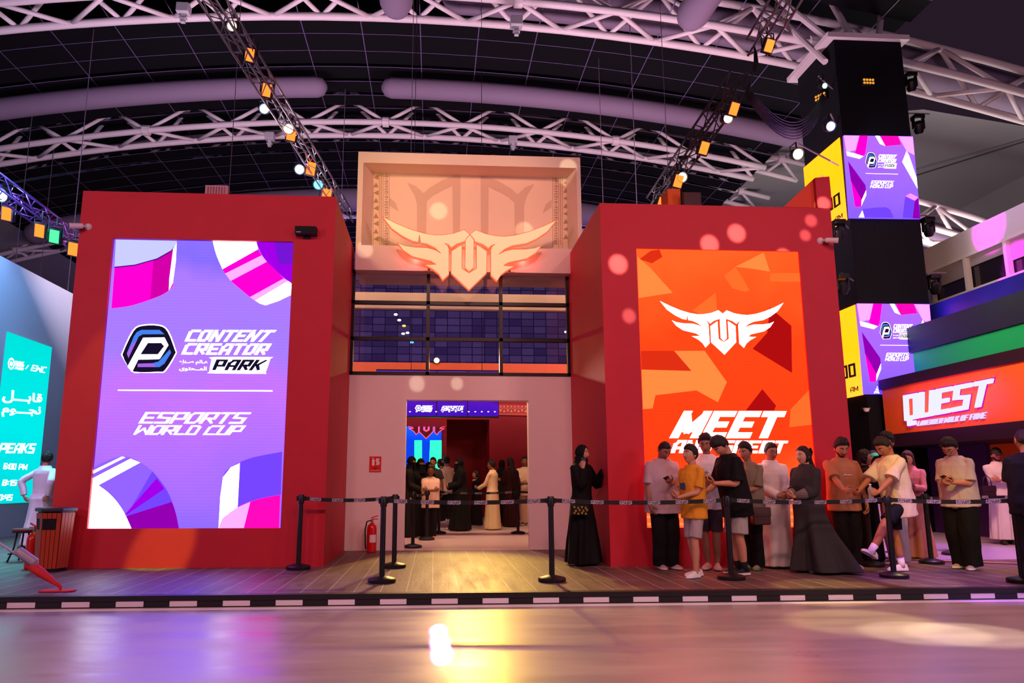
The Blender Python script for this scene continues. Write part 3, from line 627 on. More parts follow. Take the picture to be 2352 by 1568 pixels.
for i in range(9):
    a = at(1150+i*8.2, 943, y=HB-.065); s_ = .045 if i % 2 else -.045
    o.poly([a+np.array([-.045, 0, -s_]), a+np.array([.045, 0, -s_]), a+np.array([0, 0, s_])], 1)
    a = at(1148+i*8.2, 933, y=HB-.065); o.box(a+np.array([0, 0, -.02]), a+np.array([.05, .003, .02]), 1)
for yy in (937, 951):
    a = at(1146, yy, y=HB-.066); o.box(a, a+np.array([.9, .003, .012]), 1)
tag(obj('ornament_band', o, [mat('band_red', (214, 60, 30), .6), mat('band_cream', (240, 170, 130), .6)]), 'orange-red ornament band with cream triangles high on the hall wall', 'ornament')
rs = thing('led_ribbon', 'three-part purple LED ribbon hanging over the queue inside the doorway', 'screen', (0, 0, 0))
z0, z1 = 2.83, 3.97; xs = [-1.35, .12+.03, .86+.02, 1.62]
xs = [at(u, 937, y=18)[0] for u in (862, 1003, 1074, 1146)]
for i in range(3):
    obj('screen_panel', MB().box((xs[i]+.012, 18, z0), (xs[i+1]-.012, 18.03, z1)), screen_mat('ribbon_purple', [(0, (70, 20, 190)), (.3, (90, 24, 200)), (.6, (60, 14, 130)), (1, (120, 60, 210))], 2, z0-.1, z1, .9), rs)
obj('frame', MB().box((xs[0], 18.03, z0-.03), (xs[3], 18.12, z1+.03)).box((xs[0], 17.98, z0-.03), (xs[3], 18.04, z0)).box((xs[0], 17.98, z1), (xs[3], 18.04, z1+.03)), BLACK, rs)
t = MB(); e = MB(); g = at(952, 928, y=17.99)
em_ = lambda x, y: at(952+(x-281)*.15, 929+(y-745)*.14, y=17.985)
for k_, r_ in ((1, .085), (0, .06), (1, .035)):
    e.poly([at(961, 937, y=17.99-.003*(.085-r_)*50)+np.array([r_*math.cos(a), 0, r_*math.sin(a)]) for a in (2*math.pi*q/6 for q in range(6))], k_)
obj('emblem', e, [emit((70, 24, 170)), WH], rs)
for w_, q in (('CONTENT', (969, 931)), ('CREATOR', (969, 936)), ('LEAGUE', (968, 941))): word(t, w_, quadmap((q[0], q[1]), (q[0]+25, q[1]), (q[0]+24, q[1]+4.2), (q[0]-1, q[1]+4.2), y=17.985), t=1.5)
word(t, 'ESPORTS', quadmap((1015, 932), (1066, 932), (1065, 937.5), (1014, 937.5), y=17.985)); word(t, 'WORLD CUP', quadmap((1013, 938.5), (1064, 938.5), (1063, 943), (1012, 943), y=17.985))
for q in range(14):
    a = at(940+q*15, 946, y=17.985); t.box(a, a+np.array([.035, .003, .02]))
obj('hanger', MB().tube([(-.6, 18.08, z1), (-.6, 18.08, 15.2)], .008, 5), BLACK, rs); obj('hanger', MB().tube([(1.2, 18.08, z1), (1.2, 18.08, 15.2)], .008, 5), BLACK, rs)
obj('lettering', t, WH, rs)
bs = thing('led_wall', 'bright blue LED wall with cyan bars at the back of the inner hall', 'screen', (0, 0, 0))
a, b = at(925, 1090, y=HB-.1), at(1014, 980, y=HB-.1)
obj('screen_panel', MB().box((a[0]-.9, HB-.1, .5), (b[0], HB-.05, b[2])), screen_mat('blue_picture', [(0, (20, 60, 230)), (.8, (16, 70, 240)), (1, (30, 110, 255))], 2, .5, b[2], .2), bs)
m = MB()
for q in (((952, 1011), (969, 1011), (969, 1066), (952, 1066)), ((988, 1011), (1014, 1011), (1014, 1085), (985, 1085))): flat(m, q, 0, -.004, y=HB-.1)
obj('bar', m, emit((60, 250, 220)), bs)
cw = at(979.7, 1006.8, y=HB-.12); zb = min(z for x, z in WING[2])
we = MB(); w2 = MB()
for p in WING:
    q = [(cw[0]+x*.68, cw[2]+(z-zb)*.68) for x, z in p]
    q = [(x, min(z, b[2]+.0)) for x, z in q]
    we.poly([(x, HB-.125, z) for x, z in q], 0)
    for i in range(len(q)):
        u_, v_ = q[i], q[(i+1) % len(q)]
        if abs(u_[0]-v_[0])+abs(u_[1]-v_[1]) > .02 and not (u_[1] >= b[2]-.001 and v_[1] >= b[2]-.001): w2.tube([(u_[0], HB-.14, u_[1]), (v_[0], HB-.14, v_[1])], .008, 5)
we_ = obj('emblem', we, mat('dark_red', (110, 20, 20), .6), bs); obj('edge_light', w2, emit((255, 120, 120)), we_)
struct(obj('trim_3', MB().box((-3.4, 15.6, 5.0), (4.5, 15.75, 5.36)), CREAM))
yl = at(1003, 828, y=HB-.1)
mh = thing('moving_head', 'glaring yellow moving head lamp standing on the orange inner wall', 'stage light', (yl[0], HB+.1, ht_))
obj('lens', MB().lathe([(.001, -.01), (.085, -.01), (.085, .01), (.001, .01)], 20, (0, 0, 0)), emit((255, 232, 120), 14), mh).matrix_local = Matrix.Translation((0, -.26, yl[2]-ht_)) @ Matrix.Rotation(R(90), 4, 'X')
obj('head', MB().lathe([(.03, 0), (.11, .02), (.11, .2), (.05, .26)], 16), BLACK, mh).matrix_local = Matrix.Translation((0, -.245, yl[2]-ht_)) @ Matrix.Rotation(R(-90), 4, 'X')
obj('base', MB().box((-.12, -.1, 0), (.12, .14, .05)), BLACK, mh)

for i, (px, k_) in enumerate(((915, 0), (958, 0), (1032, 0), (1069, 1), (1105, 0), (1142, 1), (1179, 0), (1252, 0))):
    p = at(px, 777.5+(px-915)*.012, y=30); f = thing('far_flood', '%s small flood of the far lamp row seen through the glazing, %s from the left' % (('amber', 'cyan')[k_], ('first', 'second', 'third', 'fourth', 'fifth', 'sixth', 'seventh', 'last')[i]), 'stage light', tuple(p))
    obj('lens', MB().box((-.11, -.02, -.035), (.11, 0, .035)), emit(((255, 170, 60), (70, 190, 255))[k_], 4), f); obj('housing', MB().box((-.13, 0, -.06), (.13, .12, .06)), BLACK, f)
tag(obj('far_truss', MB().tube([at(880, 775, y=30.2), at(1330, 780, y=30.2)], .05, 6), BLACK), 'thin dark lamp bar far behind the glazing', 'lamp bar')
for i, (px, py, k_) in enumerate(((903, 702, 0), (909, 722, 2), (917, 735, 2), (928, 748, 0), (926, 766, 2), (936, 764, 2), (946, 786, 1), (1300, 762, 2), (1307, 770, 0))):
    p = at(px, py, y=27+i*.3); obj_ = tag(obj('far_can', MB().lathe([(.001, -.04), (.06, -.03), (.075, 0), (.06, .03), (.001, .04)], 12, tuple(p)), emit(((255, 170, 60), (80, 200, 255), (240, 240, 255))[k_], 4)), 'tiny %s lamp %s behind the glazing' % (('amber', 'cyan', 'white')[k_], ('topmost on the left cluster', 'second on the left cluster', 'third on the left cluster', 'in the middle of the left cluster', 'left of a pair low in the cluster', 'right of a pair low in the cluster', 'lowest of the left cluster', 'at the right window edge', 'lowest at the right window edge')[i]), 'stage light')

# ------------------------------------------------------------------ hall ends
pw, N, L, B = _new('reflected_ceiling_grid')  # slanted grid stands in for the ceiling reflected in the glazing
br = N.new('ShaderNodeTexBrick'); tc = N.new('ShaderNodeTexCoord'); mp = N.new('ShaderNodeMapping'); mp.inputs['Rotation'].default_value = (R(90), R(11), 0); L.new(tc.outputs['Object'], mp.inputs[0]); L.new(mp.outputs[0], br.inputs[0])
br.inputs['Scale'].default_value = 1; br.inputs['Brick Width'].default_value = .9; br.inputs['Row Height'].default_value = .55; br.inputs['Mortar Size'].default_value = .035; br.offset = 0
br.inputs['Color1'].default_value = (*lin((150, 140, 170)), 1); br.inputs['Color2'].default_value = (*lin((96, 86, 126)), 1); br.inputs['Mortar'].default_value = (*lin((66, 56, 84)), 1)
L.new(br.outputs[0], B.inputs['Base Color']); B.inputs['Roughness'].default_value = .8
struct(obj('wall_far', MB().box((-60, 52, 0), (60, 52.4, 24)), pw))

# ------------------------------------------------------------------ left: blue wall with the cyan panel
BW = -9.5
struct(obj('wall_left', MB().box((BW-.3, 10, 0), (BW, 26, 6.07)), mat('blue_grey_paint', (176, 190, 200), .6, var=.05, vscale=.8)))
cs = thing('led_screen', 'cyan LED panel with white timetable on the blue wall at far left', 'screen', (0, 0, 0))
q = [at(x, y, x=BW+.02) for x, y in ((20, 768), (120, 793))]
ya, yb = q[0][1], q[1][1]; zt = (q[0][2]+q[1][2])/2; za = at(30, 1155, x=BW+.02)[2]
obj('screen_panel', MB().box((BW, ya-.05, za), (BW+.02, yb, zt)), screen_mat('cyan_picture', [(0, (0, 226, 232)), (.5, (0, 240, 240)), (1, (0, 232, 226))], 2, za, zt, .2), cs)
t = MB(); XB_ = dict(x=BW+.026)
word(t, 'EWC', quadmap((72, 837), (108, 843), (106, 857), (70, 851), **XB_), t=1.4, slant=.2); word(t, '/', quadmap((60, 836), (67, 838), (65, 849), (58, 847), **XB_), slant=0)
for w_, y_ in (('CONTENT', 828), ('CREATOR', 834.5), ('PARK', 842)): word(t, w_, quadmap((34, y_), (56, y_+3.2), (55, y_+9), (33, y_+5.6), **XB_), t=1.5)
word(t, 'PEAKS', quadmap((0, 1017), (84, 1018), (80, 1041), (-6, 1040), **XB_), t=1.7, slant=.12)
word(t, '6:00 PM', quadmap((8, 1063), (64, 1066), (63, 1079), (7, 1077), **XB_), t=1.6, slant=.12); word(t, '8:15', quadmap((5, 1101), (40, 1102), (39, 1115), (4, 1115), **XB_), t=1.6, slant=.12)
word(t, '10:45', quadmap((-8, 1135), (30, 1135), (29, 1149), (-9, 1149), **XB_), t=1.6, slant=.12)
arabic(t, '\uFEDE\u0640\u0640\uFE92\uFE91'.replace('\uFE92', '').replace('\uFE91', '\u0640\uFE91\uFE8E\uFED7'), quadmap((8, 893), (98, 905), (96, 930), (4, 925), **XB_), bold=.03)
arabic(t, '\uFEE1\uFEEE\u0640\u0640\u0640\uFEA0\uFEE7', quadmap((5, 930), (95, 934), (92, 962), (3, 957), **XB_), bold=.03)
e = MB()
for r_, k_ in ((.12, 0), (.085, 1), (.05, 0)):
    c = at(26, 835, x=BW+.024+(.12-r_)*.03); e.poly([c+np.array([0, r_*math.cos(a)*1.1, r_*1.15*math.sin(a)]) for a in (2*math.pi*q_/8 for q_ in range(8))], k_)
obj('emblem', e, [WH, emit((0, 236, 236))], cs); obj('lettering', t, WH, cs)

# ------------------------------------------------------------------ right: orange shop front, green wall, upper gallery
QX = 11.0
sf = thing('shop_fascia', 'orange shop fascia with black bands above and below the glowing letters', 'shop front', (0, 0, 0))
obj('board', MB().box((QX, 10, 2.33), (QX+1.7, 16.95, 3.5)), ORANGE, sf)
DK = mat('plum_black', (40, 22, 36), .5)
obj('top_band', MB().box((QX-.04, 9.9, 3.44), (QX+1.8, 17.0, 3.68)), DK, sf); obj('bottom_band', MB().box((QX-.03, 9.9, 2.03), (QX+1.7, 16.97, 2.33)), DK, sf)
qs = thing('shop_sign', 'glowing white QUEST letters on the orange fascia', 'sign', (0, 0, 0))
QK = dict(x=QX-.01); t = MB()
word(t, 'QUEST', quadmap((2074, 909), (2284, 869), (2272, 944), (2084, 979), **QK), thick=(-.06, 0, 0), t=1.5, gap=.95, slant=.1)
obj('lettering', t, emit((232, 232, 255), 1.1), qs)
t = MB(); word(t, 'LAVENDER WALK OF FAME', quadmap((2110, 967), (2268, 946), (2266, 960), (2108, 978), **QK), thick=(-.03, 0, 0), t=1.25, gap=.8, slant=.15)
obj('small_lettering', t, emit((236, 220, 255), 1.0), qs)
t = MB(); word(t, 'QUEST', quadmap((2071, 906), (2288, 865), (2276, 948), (2080, 983), x=QX-.005), t=2.0, gap=.45, slant=.1); obj('edge_light', t, emit((225, 20, 200), .9), qs)
q = at(2180, 920, x=QX); lamp('sign_glow', 'AREA', (QX-.35, q[1], q[2]), (QX, q[1], q[2]), (.8, .1, 1), 16, 2.6, .7)
struct(obj('wall_right', MB().box((QX+1.3, 9.9, 0), (QX+1.6, 17.1, 2.02)), ORANGE))
dr = thing('shop_door', 'dark purple recessed shop door panel under the orange fascia, with a white letter mark', 'door', (0, 0, 0))
y_a, y_b = float(at(2272, 1100, x=QX+1.2)[1]), float(at(2112, 1100, x=QX+1.2)[1])
obj('panel', MB().box((QX+1.2, y_a, .0), (QX+1.3, y_b, 2.05)), mat('purple_felt', (74, 36, 110), .8, bump=.3, bscale=60), dr)
obj('frame', MB().box((QX+1.18, y_b, 0), (QX+1.3, y_b+.25, 2.05)), mat('lilac_frame', (196, 176, 206), .5), dr)
e = MB(); c = at(2178, 1070, x=QX+1.19)
for r_, k_ in ((.2, 0), (.18, 1)): e.poly([c+np.array([-.004*(k_+1), r_*.8*math.cos(a), r_*1.3*math.sin(a)]) for a in (2*math.pi*(q_+.5)/6 for q_ in range(6))], k_)
word(e, 'P', quadmap((2173, 1060), (2186, 1059), (2184, 1082), (2170, 1083), x=QX+1.17), 0, slant=.2); obj('emblem', e, [mat('sign_pink', (236, 190, 220), .5), mat('purple_dark', (50, 20, 70), .7)], dr)
struct(obj('wall_green', MB().box((12.0, 11, 3.7), (12.2, 17.1, 4.45)), mat('green_paint', (10, 168, 96), .6)))
struct(obj('trim_4', MB().box((11.95, 11, 4.4), (12.2, 17.5, 5.05)), mat('navy_board', (26, 22, 48), .6)))
GX = 14.0
bb = tag(obj('banner', MB().box((12.9, 11, 5.0), (13.0, 18.9, 5.75)), mat('blue_banner', (36, 34, 160), .45, var=.5, vscale=1.5, bump=.5, bscale=2)), 'dark blue glossy banner strip running under the upper gallery', 'banner')
gl_ = struct(obj('wall_gallery', MB().box((GX, 9, 5.5), (GX+.3, 19.6, 6.15)).box((GX, 9, 7.1), (GX+.3, 19.6, 7.78)), mat('gallery_white', (206, 198, 200), .45, bump=.15, bscale=3)))
gm = MB(); gw = MB(); gb = MB()
for i in range(8):
    y0 = 18.9-i*1.36; gm.box((GX-.02, y0-.05, 6.1), (GX+.12, y0+.05, 7.15))
gm.box((GX-.03, 9, 7.05), (GX+.14, 19, 7.13)).box((GX-.03, 9, 6.1), (GX+.14, 19, 6.18))
w2_ = struct(obj('window_2', MB().box((GX+.16, 9, 6.15), (GX+.2, 19, 7.1)), mat('dark_glass', (34, 28, 40), .12, spec=.8)))
obj('window_frame', gm, mat('frame_white', (214, 206, 206), .5), w2_)
for i in range(7):
    y0 = 18.9-i*1.36; dz = (.5, .3, .55, .45, .62, .4, .5)[i]
    obj('blind', MB().box((GX+.1, y0-1.3, 7.1-dz), (GX+.12, y0-.06, 7.1)), mat('blind_grey', (150, 140, 144), .7), w2_)

# ------------------------------------------------------------------ roof
RX, RR = -1.5, 72.0
def arc(x, z0): return z0-(x-RX)**2/(2*RR)
cm = MB(); xs_ = [-36+1.5*i for i in range(36)]
def strip(y0, y1, z0, xa, xb, tilt=0):
    X = [x for x in xs_ if xa <= x <= xb]
    r1 = [(x, y0, arc(x, z0)) for x in X]; r2 = [(x, y1, arc(x, z0)+tilt) for x in X]
    cm.loft([r1, r2], 0, cap=False, closed=False)
    for a_, b_ in zip(X, X[1:]): cm.add([(a_, y0, arc(a_, z0)-.001), (b_, y0, arc(b_, z0)-.001), (b_, y0-.022, arc(b_, z0)+.006), (a_, y0-.022, arc(a_, z0)+.006)], [(0,1,2,3)], 1)
y = -60
while y < 44:
    if 17.9 < y < 20.6: y += .95; continue
    g = .05 if (y < 22.0 or 29.5 < y < 32) else .52
    xb = 14.6 if y > 12 else 26
    strip(y, y+.95-g*.4, 15.75, -36, xb, .0); y += .95
struct(obj('ceiling', cm, [ROOFB, EDGE], norm=False))
gr_ = MB()
for i in range(-9, 8):
    x = i*1.9-.6
    gr_.add([(x, -2, arc(x, 15.735)), (x+.03, -2, arc(x, 15.735)), (x+.03, 40, arc(x, 15.735)), (x, 40, arc(x, 15.735))], [(0,1,2,3)])
struct(obj('trim_5', gr_, EDGE))
X = [x for x in xs_]
tp = MB().loft([[(x, -62, arc(x, 19.5)) for x in X], [(x, 54, arc(x, 19.5)) for x in X]], 0, cap=False, closed=False)
struct(obj('ceiling_roof', tp, ROOFB))
me = MB().loft([[(14.4, y, 15.0), (19, y, 15.6), (26, y, 14.6), (34, y, 10)] for y in (25, 31, 36, 44, 52)], 0, cap=False, closed=False)
me.loft([[(-20, y, 13.2), (-26, y, 11.5), (-34, y, 7)] for y in (19, 26, 33, 52)], 0, cap=False, closed=False)
struct(obj('ceiling_membrane', me, MEMB))
for y in (24.2, 31):
    pass
struct(obj('trim_6', MB().tube([(15, 25, 14.98), (24, 40, 14.75)], .03, 5).tube([(15, 40, 14.98), (24, 25.2, 14.75)], .03, 5), mat('seam_dark', (60, 56, 60), .7)))

def roof_truss(y, z0, lab, xa, xb, step=1.45, r=.1, w=1.0, hgt=1.25):
    t = thing('roof_truss', lab, 'roof truss', (0, 0, 0), group=None)
    X = np.arange(xa, xb+.01, step)
    for dy, dz in ((-w/2, 0), (w/2, 0), (0, hgt)):
        obj('chord', MB().tube([(x, y+dy, arc(x, z0)+dz) for x in X], r, 10), STEEL, t, smooth=True)
    P = lambda x, k: np.array([(x, y-w/2, arc(x, z0)), (x, y+w/2, arc(x, z0)), (x, y, arc(x, z0)+hgt)][k])
    for i in range(0, len(X)-1):
        a, b = X[i], X[i+1]
        for k0, k1 in ((0, 2), (1, 2), (0, 1)):
            p, q = (P(a, k0), P(b, k1)) if i % 2 == 0 else (P(a, k1), P(b, k0))
            obj('brace', MB().tube([p, q], r*.62, 8), STEEL, t, smooth=True)
    for i in range(2, len(X), 6):
        obj('flange', MB().tube([P(X[i], 0)+np.array([-.12, 0, 0]), P(X[i], 0)+np.array([.12, 0, 0])], r*1.7, 10), STEEL, t)
    return t
roof_truss(19.2, 15.02, 'nearest lilac steel roof truss arching across the top of the photo', -18, 26, 1.45, .115, 1.15)
roof_truss(26.6, 14.95, 'second lilac steel roof truss, behind the long duct above the sign box', -23, 14, 1.5, .115, 1.1)
roof_truss(28.2, 16.35, 'upper roof truss glimpsed in pieces through the slats behind the long ducts', -22, 16, 1.4, .11, 1.4)
roof_truss(32.2, 16.6, 'third lilac roof truss, half hidden by the dark ceiling panels', -22, 16, 1.4, .11, 1.4)
roof_truss(38.5, 16.5, 'upper roof truss far back, seen in pieces above the block tops', -24, 16, 1.5, .12, 1.5)
roof_truss(24.5, 13.0, 'steel truss low on the right under the grey roof membrane', 14.8, 22.5, 1.3, .12, 1.1)
roof_truss(36.5, 15.3, 'farthest lilac roof truss low behind the facade blocks', -24, 14, 1.5, .11, 1.1)
# hangers between upper roof steel seen through the open slats
def duct(lab, y, z0, r, xa, xb, ends=(1, 1)):
    X = list(np.linspace(xa, xb, 26)); pts = [(x, y, arc(x, z0)) for x in X]; rad = [r]*26
    m = MB().tube(pts, rad, 20, round_=True)
    return tag(obj('air_duct', m, DUCT, smooth=True), lab, 'air duct')
duct('long pale fabric air duct ending left of the sign, crossing the left lighting truss', 23.7, 15.02, .36, -24, -4.25)
duct('long pale fabric air duct starting above the sign box and running right', 23.7, 15.02, .36, -1.65, 13.9)
duct('big pale air duct crossing the top right corner behind the black tower', 20.3, 16.28, .54, .6, 24)
duct('low pale air duct between the facade tops, farthest back', 33.9, 15.0, .55, -19, 13.9)
duct('pale air duct low on the right under the grey roof membrane', 26, 13.9, .5, 14.6, 22)
for (px, py, ln, lab) in ((910, 42, 10, 'round-nosed pale duct hanging into the top of the photo left of centre'), (1592, 70, 9, 'round-nosed pale duct hanging into the top of the photo right of centre')):
    e = at(px, py-38, z=13.2); m = MB().tube([(e[0]+.5*i*.2, e[1]-i*ln/6, e[2]+.03*i) for i in range(6, -1, -1)], .42, 20, round_=True)
    tag(obj('air_duct', m, DUCT, smooth=True), lab, 'air duct')
# grey service boxes on the trusses
BOXG = mat('box_grey', (176, 168, 176), .5)
for px, py, y_, lab in ((422, 22, 18.5, 'pale service box hung on the nearest roof truss, upper left'), (1186, 52, 18.5, 'pale service box hung on the nearest roof truss above the sign'), (1178, 322, 26, 'pale service box under the second roof truss above the sign box right part'), (620, 314, 26, 'pale service box under the second roof truss beside the left lighting truss')):
    p = at(px, py, y=y_); b_ = thing('service_box', lab, 'junction box', tuple(p))
    obj('case', MB().box((-.17, -.15, -.14), (.17, .15, .14)), BOXG, b_, bevel=.02); obj('bracket', MB().box((-.06, -.05, -.4), (.06, .05, -.14)).box((-.1, -.06, -.3), (.1, .06, -.26)), BOXG, b_)
# thin suspension wires
WIRE = mat('wire_grey', (96, 82, 104), .5)
for i, (px, y_) in enumerate(((70, 24), (128, 27), (192, 21), (535, 15), (790, 25), (945, 17), (1380, 22), (1456, 20), (1530, 16))):
    p = at(px, 300, y=y_)
    w_ = tag(obj('suspension_wire', MB().tube([(p[0], y_, arc(p[0], 15.7)), (p[0], y_, 6.2)], .008 if y_ < 20 else .012, 5), WIRE), 'thin suspension wire hanging from the dark ceiling to the rigging', 'wire', 'suspension wires from the ceiling')
# ------------------------------------------------------------------ lighting trusses
def box_truss(lab, p0, p1, w=.29, step=.5, m=ALU, rr=.024):
    t = thing('lighting_truss', lab, 'lighting truss', (0, 0, 0))
    p0, p1 = np.array(p0, float), np.array(p1, float); d = p1-p0; Lg = np.linalg.norm(d); d /= Lg
    s = np.cross(d, (0, 0, 1)); s /= np.linalg.norm(s); u = np.cross(s, d)
    cs = [(-1, -1), (1, -1), (1, 1), (-1, 1)]
    C = [(i*s+j*u)*w/2 for i, j in cs]
    for c in C: obj('chord', MB().tube([p0+c, p1+c], rr, 8), m, t, smooth=True)
    n = int(Lg/step)
    for f in range(4):
        lac = MB()
        for i in range(n):
            a, b = (C[f], C[(f+1) % 4]) if i % 2 == 0 else (C[(f+1) % 4], C[f])
            lac.tube([p0+d*i*Lg/n+a, p0+d*(i+1)*Lg/n+b], rr*.5, 6)
        obj('lacing', lac, m, t, smooth=True)
    return t
lt0, lt1 = at(470, -30, z=9.0), at(800, 500, z=9.0)
box_truss('black and silver lighting truss on the left, running away over the red block', lt0, lt1)
rt0, rt1 = at(1822, -30, z=9.2), at(1738, 108, z=9.2)
box_truss('short silver lighting truss in the top right, above the cable bundle', rt0, rt1, .34, .4)
rq0, rq1 = at(1698, 185, z=8.2), at(1500, 468, z=8.2)
box_truss('dark lighting truss on the right, running away above the right block', rq0, rq1, .32, .45, mat('truss_dark', (70, 66, 66), .4, metal=.7))
ff0, ff1 = at(-40, 400, y=13.2), at(180, 560, y=17.5)
box_truss('dark truss at far left above the blue wall, lit violet', ff0, ff1, .3, .4, mat('truss_violet_light', (110, 60, 130), .4, metal=.6))  # violet light is put into the metal colour

AMB, WRM, CBL, CYN, GRN = (255, 92, 30), (255, 224, 190), (170, 190, 255), (80, 200, 255), (60, 240, 120)
def flood(px, py, yy, lab, col=AMB, k=4.0, hang=.28):
    yy -= .38; p = at(px, py, y=yy); s = .13*yy/11*.95
    f = thing('led_flood', lab, 'stage light', tuple(p)); a = R(-30)
    M = Matrix.Rotation(R(26), 4, 'X') @ Matrix.Rotation(R(12), 4, 'Y')
    h = obj('housing', MB().box((-s*.75, .015, -s), (s*.75, s*.9, s)), BLACK, f, bevel=.01); h.matrix_local = M
    g = obj('lens', MB().box((-s*.55, -.0, -s*.8), (s*.55, .02, s*.8)), emit(col, k), f); g.matrix_local = M
    obj('yoke', MB().tube([(-s*.9, .06, 0), (-s*.9, .06, hang), (s*.9, .06, hang), (s*.9, .06, 0)], .012, 6).tube([(0, .06, hang), (0, .06, hang+.16)], .02, 6), BLACK, f)
    obj('clamp_arm', MB().tube([(0, .06, hang+.16), (0, .42, hang+.2)], .016, 6), BLACK, f)
    return f
def par(px, py, yy, lab, col, k=6.0, r=.085, to=(0, -1, -.45)):
    yy -= .3; p = at(px, py, y=yy); f = thing('par_can', lab, 'stage light', tuple(p)); r = r*yy/12
    M = Vector(to).to_track_quat('Z', 'Y').to_matrix().to_4x4()
    obj('lens', MB().lathe([(.001, 0), (r*.9, 0), (r*.9, .012), (.001, .012)], 20), emit(col, k), f).matrix_local = M
    obj('can', MB().lathe([(r*1.1, .0), (r*1.1, -.02), (r*1.12, -.06), (r*.95, -.2), (r*.5, -.28), (.01, -.29)], 18).lathe([(r*.92, -.001), (r*1.1, .03), (r*1.12, .0)], 18), BLACK, f, smooth='auto').matrix_local = M
    obj('yoke', MB().tube([(-r*1.25, 0, 0), (-r*1.25, .06, .2), (r*1.25, .06, .2), (r*1.25, 0, 0)], .012, 6).tube([(0, .06, .2), (0, .06, .34)], .018, 6), BLACK, f)
    obj('clamp_arm', MB().tube([(0, .06, .34), (0, .36, .36)], .016, 6), BLACK, f)
    return f
par(533, 60, 11.9, 'round warm white can light, topmost on the left lighting truss', WRM)
flood(573, 126, 12.7, 'square amber flood, first down the left lighting truss'); flood(612, 207, 13.9, 'square amber flood, second down the left truss, above the blue can')
par(607, 250, 14.5, 'round blue-white can hanging left of the left truss, below the second amber flood', CBL)
par(663, 296, 15.4, 'round warm can beside an amber flood midway down the left truss', WRM, 8); flood(669, 308, 15.6, 'square amber flood tucked beside the round warm can, midway down the left truss')
par(688, 389, 17.3, 'round blue-white can in the gap left of the lower left truss', CBL); flood(714, 387, 17.6, 'small amber flood low on the left truss, right of the blue-white can')
par(731, 424, 18.4, 'small round cyan can low on the left truss', CYN); flood(750, 449, 19.2, 'lowest amber flood of the left truss, touching the red block top')
flood(1768, 105, 11.6, 'large amber flood at the end of the short silver truss, top right', k=4.5)
flood(1687, 250, 11.6, 'amber flood at the top of the dark right truss'); par(1672, 272, 11.9, 'round warm can just under the topmost amber flood of the right truss', WRM)
flood(1618, 340, 13.0, 'amber flood midway along the dark right truss'); par(1567, 407, 14.6, 'bright round can low on the dark right truss', (255, 240, 220), 10)
flood(1559, 416, 14.7, 'amber flood partly behind the bright can on the right truss'); flood(1521, 468, 16.2, 'lowest amber flood of the right truss at the block top')
par(1833, 354, 16.2, 'round warm can on a short arm left of the black tower', (255, 210, 180), 8, .1); par(1908, 290, 16.8, 'round blue can on an arm above the yellow tower panel', (150, 150, 255), 6, .09)
par(1894, 197, 16.8, 'small greenish can on an arm high on the tower flank', (190, 255, 220), 4, .05)
flood(14, 491, 15.5, 'amber flood at the far left edge of the photo'); flood(90, 530, 15.4, 'amber flood left on the violet truss over the blue wall'); flood(124, 543, 15.8, 'green flood on the violet truss over the blue wall', GRN, 2.5); flood(167, 572, 16.6, 'amber flood right end of the violet truss, beside the red block')
b = at(2, 452, y=14.5); lamp('blue_flare', 'POINT', tuple(b), (0, 0, 0), (.3, .45, 1), 320, size=.12)
par(2, 448, 14.4, 'glaring blue can at the left photo edge over the blue wall', (150, 180, 255), 25, .11)
for q in ((1833, 330, 16.3), (1908, 262, 16.9), (1880, 175, 16.9)):
    p = at(q[0], q[1], y=q[2]); tag(obj('lamp_arm', MB().tube([p, (10.8, 17.5, p[2])], .022, 8), GREY), {1833: 'grey pipe arm carrying the warm can left of the tower', 1908: 'grey pipe arm over the yellow tower panel', 1880: 'grey pipe arm highest on the tower flank'}[q[0]], 'pipe')
def blinder(px, py, lab, rz, x=None, y=None):
    p = at(px, py, x=x, y=y); f = thing('blinder_panel', lab, 'stage light', tuple(p), rz)
    obj('housing', MB().box((-.17, 0, -.11), (.17, .08, .11)), BLACK, f, bevel=.01)
    for i in range(4):
        for j in range(2): obj('lamp_cell', MB().lathe([(.001, 0), (.034, 0), (.034, .01), (.001, .01)], 14), emit((255, 170, 60), .9), f).matrix_local = Matrix.Translation((-.122+.081*i, -.004, -.045+.09*j)) @ Matrix.Rotation(R(90), 4, 'X')
blinder(1995, 187, 'eight-cell amber lamp panel on the front of the black tower', 0, y=17.14); blinder(1884, 222, 'eight-cell lamp panel on the left flank of the tower', R(-60), x=10.6)
def mover(px, py, yy, lab):
    p = at(px, py, y=yy); f = thing('moving_head', lab, 'stage light', tuple(p))
    obj('base', MB().box((-.14, -.12, .22), (.14, .12, .34)), BLACK, f, bevel=.02)
    obj('yoke', MB().box((-.16, -.05, -.06), (-.12, .05, .24)).box((.12, -.05, -.06), (.16, .05, .24)), BLACK, f, bevel=.01)
    obj('head', MB().lathe([(.06, .17), (.12, .1), (.12, -.1), (.09, -.17), (.001, -.17)], 16), BLACK, f, smooth='auto').rotation_euler = (R(25), R(-20), 0)
    obj('lens', MB().lathe([(.001, -.175), (.06, -.175), (.06, -.172)], 12), emit((200, 255, 235), 1.2), f).rotation_euler = (R(25), R(-20), 0)
    return f
